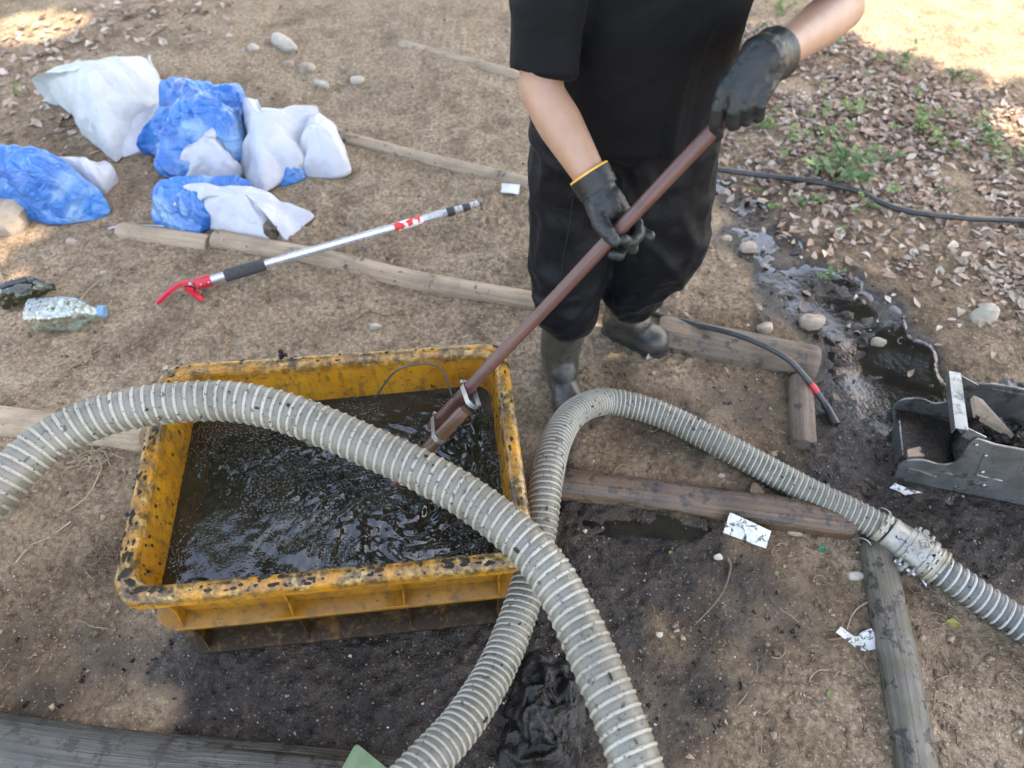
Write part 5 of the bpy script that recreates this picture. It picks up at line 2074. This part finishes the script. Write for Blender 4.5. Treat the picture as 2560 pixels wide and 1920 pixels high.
twig([(865, 822), (920, 780), (970, 790), (1010, 770)], .0022, M_TWIG, 'forked-looking twig behind the crate rim')

# ------------------------------------------------------------------ ground debris (uncountable crumbs, needles and catkins)
OCTA = np.array([[1, 0, 0], [-1, 0, 0], [0, 1, 0], [0, -1, 0], [0, 0, 1], [0, 0, -1.0]])
OF = np.array([(0, 2, 4), (2, 1, 4), (1, 3, 4), (3, 0, 4), (2, 0, 5), (1, 2, 5), (3, 1, 5), (0, 3, 5)])


def ground_points(n, rnd, y0=.02):
    """points spread evenly over the part of the ground the picture shows"""
    px = rnd.uniform(-80, 2640, n)
    py = 1920 * rnd.uniform(y0, 1.03, n)
    v = (py - 960) / FPX
    t = (CAM_H - .02) / (SP + v * CP)
    x, y = (px - 1280) / FPX * t, (CP - v * SP) * t
    return x, y, gh(x, y), t


def tri_mesh(name, v, f, col_):
    me = bpy.data.meshes.new(name)
    me.vertices.add(len(v))
    me.vertices.foreach_set('co', v.ravel())
    k_ = f.shape[1]
    me.loops.add(f.size)
    me.loops.foreach_set('vertex_index', f.ravel().astype(np.int32))
    me.polygons.add(len(f))
    me.polygons.foreach_set('loop_start', (np.arange(len(f)) * k_).astype(np.int32))
    me.update(calc_edges=True)
    ca_ = me.color_attributes.new('tone', 'FLOAT_COLOR', 'POINT')
    ca_.data.foreach_set('color', np.hstack([col_, np.ones((len(col_), 1))]).astype(np.float32).ravel())
    return me


def crumbs(n, seed, sizes, probs, cmin, cmax, keepf, sink=.3):
    rnd = np.random.default_rng(seed)
    x, y, z, t = ground_points(n, rnd)
    k_ = keepf(x, y, rnd)
    x, y, z = x[k_], y[k_], z[k_]
    m = len(x)
    s = rnd.choice(sizes, m, p=probs) * rnd.uniform(.7, 1.3, m)
    sc_ = s[:, None] * rnd.uniform(.6, 1.4, (m, 3))
    a = rnd.uniform(0, 6.28, m)
    b_ = OCTA[None] * sc_[:, None] * rnd.uniform(.6, 1.3, (m, 6, 1)) + rnd.normal(0, .3, (m, 6, 3)) * s[:, None, None]
    ca_, sa_ = np.cos(a)[:, None], np.sin(a)[:, None]
    v = np.stack([b_[..., 0] * ca_ - b_[..., 1] * sa_ + x[:, None], b_[..., 0] * sa_ + b_[..., 1] * ca_ + y[:, None], b_[..., 2] + (z + s * (1 - 2 * sink))[:, None]], -1).reshape(-1, 3)
    f = (OF[None] + (np.arange(m) * 6)[:, None, None]).reshape(-1, 3)
    tc = rnd.uniform(0, 1, (m, 1))
    c = np.array(cmin) * (1 - tc) + np.array(cmax) * tc
    c = c * rnd.uniform(.75, 1.2, (m, 1))
    return tri_mesh('crumbs', v, f, np.repeat(c, 6, 0))


def straws(n, seed):
    rnd = np.random.default_rng(seed)
    x, y, z, t = ground_points(n, rnd, .06)
    k_ = (fbm(np.stack([x * 2.2 + 30, y * 2.2], -1), 2) > -.12) & (wetness(x, y) < .3 + .25 * rnd.random(len(x)))
    x, y = x[k_], y[k_]
    m = len(x)
    L = rnd.uniform(.012, .06, m)
    a, cv = rnd.uniform(0, 6.28, m), rnd.uniform(-1.4, 1.4, m)
    r = rnd.uniform(.0006, .0015, m)
    rings = []
    for q in np.linspace(-.5, .5, 6):
        xx = x + L * q * np.cos(a + cv * q)
        yy = y + L * q * np.sin(a + cv * q)
        zz = gh(xx, yy) + .0045 + .0025 * np.sin(q * 9 + a)
        nx_, ny_ = -np.sin(a + cv * q), np.cos(a + cv * q)
        for du, dz_ in ((1, 0), (0, 1.3), (-1, 0)):
            rings.append(np.stack([xx + nx_ * r * du, yy + ny_ * r * du, zz + r * dz_], -1))
    v = np.stack(rings, 1)
    fl = []
    for i in range(5):
        for j in range(2):
            fl.append((i * 3 + j, i * 3 + j + 1, i * 3 + 4 + j, i * 3 + 3 + j))
    f = (np.array(fl)[None] + (np.arange(m) * 18)[:, None, None]).reshape(-1, 4)
    tc = rnd.uniform(0, 1, (m, 1))
    c = np.array([.07, .045, .028]) * (1 - tc) + np.array([.36, .27, .17]) * tc
    return tri_mesh('straw', v.reshape(-1, 3), f, np.repeat(c, 18, 0))


def tone_mat(name, rough=.85, transl=0.0):
    t = NT(name)
    c = t.attr('tone').outputs['Color']
    t.set(Base_Color=t.mix(t.ramp(t.noise(60, 3), [(.3, .35), (.7, 0.0)]), c, (.05, .035, .022)), Roughness=rough, Specular_IOR_Level=.3)
    if transl:
        tr = t.n('ShaderNodeBsdfTranslucent')
        t.l(c, tr.inputs['Color'])
        mx = t.n('ShaderNodeMixShader')
        mx.inputs[0].default_value = transl
        t.l(t.b.outputs[0], mx.inputs[1])
        t.l(tr.outputs[0], mx.inputs[2])
        t.l(mx.outputs[0], t.t.nodes['Material Output'].inputs[0])
    return t.m


M_TONE = tone_mat('debris')
def k_dry(x, y, rnd):
    return (wetness(x, y) < .45) & (rnd.random(len(x)) < .25 + 1.3 * np.maximum(0, fbm(np.stack([x * 3, y * 3], -1), 3) + .15))


def k_wet(x, y, rnd):
    return (wetness(x, y) > .35) & (rnd.random(len(x)) < .8)


def k_all(x, y, rnd):
    return rnd.random(len(x)) < .35 + .9 * np.maximum(0, fbm(np.stack([x * 4 + 9, y * 4], -1), 2) + .1)


def stuff(name, me, mat, label, cat):
    o = bpy.data.objects.new(name, me)
    me.materials.append(mat)
    col.objects.link(o)
    return tag(o, label, cat, kind='stuff')


stuff('soil_crumbs', crumbs(15000, 21, [.002, .0035, .005, .008], [.4, .35, .19, .06], (.15, .10, .06), (.36, .26, .165), k_dry), M_TONE, 'dry crumbs of sandy soil strewn over the bare earth', 'soil crumbs')
stuff('grit', crumbs(9000, 22, [.0013, .002, .003, .005], [.45, .35, .16, .04], (.28, .22, .16), (.58, .5, .4), k_all, .4), M_TONE, 'pale grit and small gravel scattered in the earth', 'grit')
stuff('mud_crumbs', crumbs(9000, 23, [.0015, .0025, .0036, .005], [.36, .34, .22, .08], (.01, .008, .006), (.05, .038, .028), k_wet), M_MUCK, 'wet black lumps on the trodden mud', 'mud')
stuff('straw', straws(2600, 24), M_TONE, 'dry needles, rootlets and straw strewn over the ground', 'straw')

# tangled dry catkin clumps
for px, py, n_, rad, lab in ((252, 1140, 60, .05, 'tangled dry catkins under the arching hose'), (205, 905, 45, .04, 'dry grass tuft left of the crate'), (270, 1395, 45, .05, 'dark dry roots at the crate front corner')):
    mbq = MB()
    rnd = random.Random(px)
    for _ in range(n_):
        a, b_ = rnd.gauss(0, rad * .5), rnd.gauss(0, rad * .4)
        p = G(px, py) + np.array([a, b_, 0])
        an_ = rnd.uniform(0, 6.28)
        L = rnd.uniform(.02, .05)
        pts = catmull([p + np.array([math.cos(an_) * L * t, math.sin(an_) * L * t, .004 + .012 * rnd.random()]) + np.array([rnd.uniform(-.006, .006), rnd.uniform(-.006, .006), 0]) for t in (-.5, 0, .5)], 3)
        mbq.add(*tube(pts, .0011, 4))
    tag(obj('dry_tangle', mbq, M_TWIG2 if px != 270 else M_TWIG), lab, 'dry plants', kind='stuff')

# ------------------------------------------------------------------ leaf litter
def leaf_shape(L, w, curl, fold):
    """oak-like leaf, 12 triangles, lies in xy"""
    xs = [0, .18, .4, .62, .82, 1.0]
    ws = [.05, .55, 1.0, .8, .5, .05]
    v = []
    for x, k_ in zip(xs, ws):
        zc = curl * L * ((x - .5) ** 2 * 4 - .4)
        v += [(x * L - L / 2, k_ * w, zc + fold * k_ * w), (x * L - L / 2, 0, zc), (x * L - L / 2, -k_ * w, zc + fold * k_ * w)]
    f = []
    for i in range(5):
        a = 3 * i
        f += [(a, a + 1, a + 4, a + 3), (a + 1, a + 2, a + 5, a + 4)]
    return np.array(v, float), f


def litter(n, sampler, size, name, label, palette, seed):
    rnd = np.random.default_rng(seed)
    vs, fs, cs, n0 = [], [], [], 0
    for _ in range(n):
        x, y = sampler(rnd)
        if x is None:
            continue
        L = rnd.uniform(*size)
        v, f = leaf_shape(L, L * rnd.uniform(.2, .33), rnd.uniform(-.25, .35), rnd.uniform(-.2, .7))
        M = np.array(Euler((rnd.normal(0, .22), rnd.normal(0, .22), rnd.uniform(0, 6.28))).to_matrix())
        v = v @ M.T + np.array([x, y, float(gh(x, y)) + .003 + rnd.uniform(0, .016)])
        c = np.array(palette[rnd.integers(len(palette))]) * rnd.uniform(.7, 1.2)
        vs.append(v)
        fs.extend([tuple(i + n0 for i in q) for q in f])
        cs.extend([c] * len(v))
        n0 += len(v)
    me = fast_mesh(name, np.vstack(vs), fs)
    ca_ = me.color_attributes.new('tone', 'FLOAT_COLOR', 'POINT')
    ca_.data.foreach_set('color', np.hstack([np.array(cs), np.ones((len(cs), 1))]).astype(np.float32).ravel())
    o = obj(name, me, M_LEAFDRY, smooth=False)
    return tag(o, label, 'leaf litter', kind='stuff')


M_LEAFDRY = tone_mat('dry_leaf', .7, .15)
PAL = [(.44, .325, .25), (.50, .39, .305), (.38, .26, .19), (.55, .455, .365), (.20, .125, .085), (.42, .275, .185), (.52, .44, .345), (.29, .19, .135), (.34, .25, .17)]
lo, hi = LITTER.min(0), LITTER.max(0)


def s_right(rnd):
    for _ in range(30):
        x, y = rnd.uniform(lo[0], hi[0]), rnd.uniform(lo[1], hi[1])
        xx = x + .12 * vn(np.array([x * 3, y * 3]))
        yy = y + .12 * vn(np.array([x * 3 + 9, y * 3]))
        if in_poly(np.array(xx), np.array(yy), LITTER) and vn(np.array([x * 5, y * 5])) > -.75 + rnd.random() * .5:
            return x, y
        if seg_dist(np.array(x), np.array(y), np.vstack([LITTER, LITTER[:1]])) < .22 * rnd.random() ** 2 and rnd.random() < .6:
            return x, y
    return None, None


litter(8000, s_right, (.012, .048), 'leaf_litter', 'carpet of dry pinkish brown leaves on the right hand slope', PAL, 5)
LC = np.array([G(a, b)[:2] for a, b in ((90, 220), (40, 330), (180, 90), (330, 60), (470, 40), (30, 150))])


def s_left(rnd):
    c = LC[rnd.integers(len(LC))]
    return c[0] + rnd.normal(0, .16), c[1] + rnd.normal(0, .16)


litter(380, s_left, (.03, .06), 'leaf_litter', 'sparse brown leaves beyond the bag pile at upper left', PAL, 6)


def s_any(rnd):
    p = GZ(rnd.uniform(1600, 2560), rnd.uniform(420, 1000), .02)
    return (p[0], p[1]) if rnd.random() < .6 else (None, None)


litter(170, s_any, (.015, .035), 'leaf_litter', 'loose leaf bits strewn around the stream', PAL, 8)

# ------------------------------------------------------------------ green seedlings among the leaves
def leafy_mat(name, c1, c2):
    t = NT(name)
    c = t.ramp(t.noise(25, 3), [(.3, c1), (.7, c2)])
    t.set(Base_Color=c, Roughness=.55)
    tr = t.n('ShaderNodeBsdfTranslucent')
    t.l(c, tr.inputs['Color'])
    mx = t.n('ShaderNodeMixShader')
    mx.inputs[0].default_value = .35
    t.l(t.b.outputs[0], mx.inputs[1])
    t.l(tr.outputs[0], mx.inputs[2])
    t.l(mx.outputs[0], t.t.nodes['Material Output'].inputs[0])
    return t.m


M_G1 = leafy_mat('fresh_green_leaf', (.12, .185, .05), (.22, .30, .10))
M_G2 = leafy_mat('dull_green_leaf', (.09, .15, .05), (.16, .24, .09))


def plant(px, py, w, label, nl, mat, fern=False, seed=0):
    p = G(px, py)
    _, dep = pix(p)
    rad = w / 2 / FPX * float(dep)
    rnd = random.Random(seed + int(px))
    root = empty('green_plant', p, label, 'plant', 'green plants among the dry leaves')
    fo, stm = MB(), MB()
    ns = max(3, nl // 7)
    for s in range(ns):
        a = rnd.uniform(0, 6.28)
        rr = rad * rnd.uniform(.35, 1.0)
        h = rad * rnd.uniform(.5, 1.0)
        st = catmull([p + [0, 0, -.005], p + np.array([math.cos(a) * rr * .4, math.sin(a) * rr * .4, h * .65]), p + np.array([math.cos(a) * rr, math.sin(a) * rr, h * .8])], 6)
        stm.add(*tube(st, np.linspace(.002, .0009, len(st)), 5))
        for k_ in range(7):
            q = st[int((.3 + .7 * k_ / 6) * (len(st) - 1))]
            for sg in (-1, 1):
                L = rad * (rnd.uniform(.16, .34) if not fern else .16)
                v, f = leaf_shape(L, L * (.32 if not fern else .2), rnd.uniform(-.3, .2), rnd.uniform(0, .4))
                v[:, 0] += L / 2
                M = np.array(Euler((rnd.uniform(-.5, .5), rnd.uniform(-.6, .3), a + sg * rnd.uniform(.5, 1.4))).to_matrix())
                fo.add(v @ M.T + q, f)
    f_ = obj('foliage', fo, mat, root, smooth=False)
    f_['kind'] = 'stuff'
    obj('stem', stm, mat, root)
    return root


PL = [(2090, 440, 190, 60, 1, 'largest bushy green plant beside the black pipe'), (2290, 330, 120, 36, 0, 'upright green plant right of the large bushy plant'),
      (2466, 356, 110, 34, 1, 'spiky green tuft near the right edge'), (1905, 330, 75, 20, 0, 'bright leafy seedling beside the raised glove'),
      (2180, 155, 70, 22, 0, 'small far plant alone among the pink leaves'), (2262, 172, 80, 22, 1, 'far pale plant right of the lone small plant'),
      (2100, 112, 75, 20, 0, 'farthest green plant near the elbow'), (2012, 505, 95, 28, 1, 'dull green plant at the edge of the stream, left of the bushy plant'),
      (2156, 520, 70, 20, 0, 'light green plant below the bushy plant'), (2520, 420, 110, 30, 0, 'yellow green fern at the right edge'),
      (2358, 482, 50, 14, 1, 'little blue green sprig below the black pipe'), (2210, 408, 85, 24, 1, 'grey green leaves right of the bushy plant'),
      (1957, 40, 90, 26, 0, 'yellow green plant between torso and forearm'), (2130, 290, 95, 24, 0, 'loose green plant in the middle of the leaf carpet'),
      (2050, 350, 90, 24, 0, 'thin green plant above the bushy plant'), (2075, 700, 80, 18, 1, 'faded sprig on the bank above the stream'),
      (2380, 200, 80, 20, 1, 'far green plant under the sunlit path'), (2440, 560, 50, 12, 1, 'tiny sprig among the brown leaves at right'),
      (38, 245, 60, 16, 0, 'grass tuft at the left edge above the blue bag'), (1885, 480, 40, 10, 0, 'single low green seedling by the stream head')]
for i, (a, b_, w, nl, m_, lab) in enumerate(PL):
    plant(a, b_, w, lab, nl, (M_G1, M_G2)[m_], 'fern' in lab, i)

# small seedlings, too many to tell apart
def seedlings():
    rnd = random.Random(77)
    fo = MB()
    spots = [(2110, 340, .16, 16), (2060, 420, .12, 10), (2290, 340, .12, 9), (2200, 200, .16, 5), (2490, 390, .12, 7), (1930, 300, .07, 5), (2160, 490, .10, 4), (1950, 60, .10, 8), (2380, 280, .16, 4)]
    for px, py, sp, n in spots:
        c = G(px, py)
        for _ in range(n):
            p = c + np.array([rnd.gauss(0, sp), rnd.gauss(0, sp), 0])
            p[2] = float(gh(p[0], p[1]))
            h = rnd.uniform(.015, .06)
            for k_ in range(rnd.randrange(4, 9)):
                L = rnd.uniform(.012, .032)
                v, f = leaf_shape(L, L * rnd.uniform(.25, .42), rnd.uniform(-.3, .2), rnd.uniform(0, .4))
                v[:, 0] += L / 2
                M = np.array(Euler((rnd.uniform(-.4, .4), rnd.uniform(-.7, .2), rnd.uniform(0, 6.28))).to_matrix())
                fo.add(v @ M.T + p + [0, 0, h * rnd.uniform(.5, 1)], f)
    o = obj('seedlings', fo, M_G1, smooth=False)
    return tag(o, 'scattered little green seedlings sprouting through the leaf carpet', 'seedlings', kind='stuff')


seedlings()

# few fresh leaves fallen on the mud
for px, py, L, lab, m_ in ((2052, 1376, .026, 'teal green leaf beside the wet log end', leafy_mat('teal_leaf', (.02, .16, .08), (.04, .24, .13))), (1940, 1437, .014, 'small green leaf on the damp earth, upper one', M_G1),
                          (2077, 1450, .013, 'small green leaf near the grey log', M_G1), (2071, 1737, .018, 'pale green leaf on the earth at lower right', M_G1), (2378, 1560, .03, 'yellowish leaf right of the grey log', leafy_mat('yellow_leaf', (.3, .28, .05), (.4, .36, .1))),
                          (1675, 1384, .012, 'tiny green leaf on the wet mud by the puddle', M_G1)):
    p = G(px, py)
    v, f = leaf_shape(L, L * .36, .15, .25)
    c_, s__ = math.cos(px), math.sin(px)
    v = v @ np.array([[c_, s__, 0], [-s__, c_, 0], [0, 0, 1]]) + p + [0, 0, .008]
    tag(obj('fallen_leaf', (v, f), m_, smooth=False), lab, 'leaf', 'fresh leaves on the mud')

# ------------------------------------------------------------------ trees around the clearing (they shade it; trunks stand outside the picture)
M_BARK = simple('tree_bark', (.07, .05, .036), (.14, .105, .075), 8, .9, .8, .02, stretch=(1, 1, .2))
M_TLEAF = leafy_mat('tree_leaf', (.05, .10, .022), (.10, .17, .04))
# ground spots (pixels, radius in metres) kept sunlit by holes cut into the crowns
SPOTS = [(60, 70, .15), (150, 62, .09), (2420, 70, .5), (2250, 40, .35), (2560, 90, .5), (2540, 330, .12), (-40, 640, .08), (30, 700, .04), (1530, 852, .06), (1495, 845, .05), (60, 590, .04)]
SPT = np.array([np.r_[G(a, b_), r] for a, b_, r in SPOTS])


def tree(base, crown, rad, nleaf, label, seed):
    rnd = np.random.default_rng(seed)
    base = np.array([base[0], base[1], float(gh(base[0], base[1])) - .1])
    crown = np.array(crown, float)
    root = empty('tree', base, label, 'tree', 'trees around the clearing')
    tr = MB()
    fork = base + (crown - base) * np.array([.25, .25, .62])
    P = catmull([base, base + (fork - base) * .5 + [.1, 0, 0], fork], 8)
    tr.add(*tube(P, np.linspace(.19, .12, len(P)), 14))
    nbm = 9
    tips = []
    for k_ in range(nbm):
        a = 6.28 * k_ / nbm + rnd.uniform(-.3, .3)
        tip = crown + np.array([math.cos(a) * rad[0] * .75, math.sin(a) * rad[1] * .75, rnd.uniform(-.4, .7) * rad[2]])
        Q = catmull([fork, fork + (tip - fork) * .5 + [0, 0, .35], tip], 8)
        tr.add(*tube(Q, np.linspace(.08, .015, len(Q)), 8))
        tips.append(Q)
    obj('trunk', tr, M_BARK, root)
    # leaf clusters through the crown volume
    nc = nleaf // 14
    d = rnd.normal(size=(nc, 3))
    d /= np.linalg.norm(d, axis=1)[:, None]
    cpos_ = crown + d * (rnd.uniform(.15, 1, (nc, 1)) ** .5) * np.array(rad)
    lp = (cpos_[:, None] + rnd.normal(0, .16, (nc, 14, 3))).reshape(-1, 3)
    # leaves removed along the sun direction so sun patches land on the spots
    t = lp[:, 2] / SUN.z
    gx_, gy_ = lp[:, 0] - SUN.x * t, lp[:, 1] - SUN.y * t
    keep = np.ones(len(lp), bool)
    for s in SPT:
        e = s[3] * (1 + .35 * vn(np.stack([gx_ * 9, gy_ * 9], -1)))
        keep &= np.hypot(gx_ - s[0], gy_ - s[1]) > e + .03
    # leaves cut away along the mirrored view ray, so open sky brightens the sludge
    c0 = GZ(930, 1270, ZW)
    rd = c0 - np.array([0, 0, CAM_H])
    rd = np.array([rd[0], rd[1], -rd[2]]) / np.linalg.norm(rd)
    w_ = lp - c0
    keep &= np.linalg.norm(w_ - np.outer(w_ @ rd, rd), axis=1) > .34 + .1 * vn(lp * 4)
    lp = lp[keep]
    n = len(lp)
    L = rnd.uniform(.09, .16, n)
    u = rnd.normal(size=(n, 3)) * [1, 1, .45]
    u /= np.linalg.norm(u, axis=1)[:, None]
    w = np.cross(u, rnd.normal(size=(n, 3)) * [.5, .5, 1])
    w /= np.linalg.norm(w, axis=1)[:, None]
    v = np.stack([lp - u * (L * .5)[:, None], lp + w * (L * .3)[:, None], lp + u * (L * .5)[:, None], lp - w * (L * .3)[:, None]], 1).reshape(-1, 3)
    me = bpy.data.meshes.new('crown')
    me.vertices.add(n * 4)
    me.vertices.foreach_set('co', v.ravel())
    me.loops.add(n * 4)
    me.loops.foreach_set('vertex_index', np.arange(n * 4, dtype=np.int32))
    me.polygons.add(n)
    me.polygons.foreach_set('loop_start', (np.arange(n) * 4).astype(np.int32))
    me.update(calc_edges=True)
    me.materials.append(M_TLEAF)
    o = bpy.data.objects.new('crown', me)
    col.objects.link(o)
    setp(o, root)
    o['kind'] = 'stuff'


NL = 14000
tree((4.4, 5.4), (3.2, 4.6, 6.0), (2.3, 2.1, 1.3), NL, 'tall leafy tree beyond the upper right corner of the picture', 2)
tree((5.0, .2), (4.2, 2.2, 5.7), (2.3, 2.2, 1.3), NL, 'leafy tree standing right of the clearing', 5)
tree((1.2, 6.6), (1.6, 3.4, 6.6), (2.2, 2.2, 1.2), NL, 'leafy tree standing far behind the person', 6)
tree((5.6, -2.6), (4.6, .2, 5.8), (2.2, 2.0, 1.3), NL, 'leafy tree standing well to the right of the photographer', 9)
tree((4.2, -2.2), (2.9, .6, 6.2), (2.2, 2.0, 1.2), NL, 'leafy tree standing to the right behind the photographer', 3)
tree((-1.6, 6.9), (-1.3, 5.3, 6.2), (2.4, 2.0, 1.5), 11000, 'leafy tree standing beyond the bag pile', 7)
tree((-4.4, 5.0), (-3.0, 4.9, 5.9), (2.0, 1.9, 1.4), 9000, 'leafy tree just outside the left edge beyond the bags', 8)
tree((-4.6, 7.5), (-2.9, 8.2, 4.6), (2.6, 2.0, 1.9), 9000, 'leafy tree far beyond the upper left corner of the picture', 1)
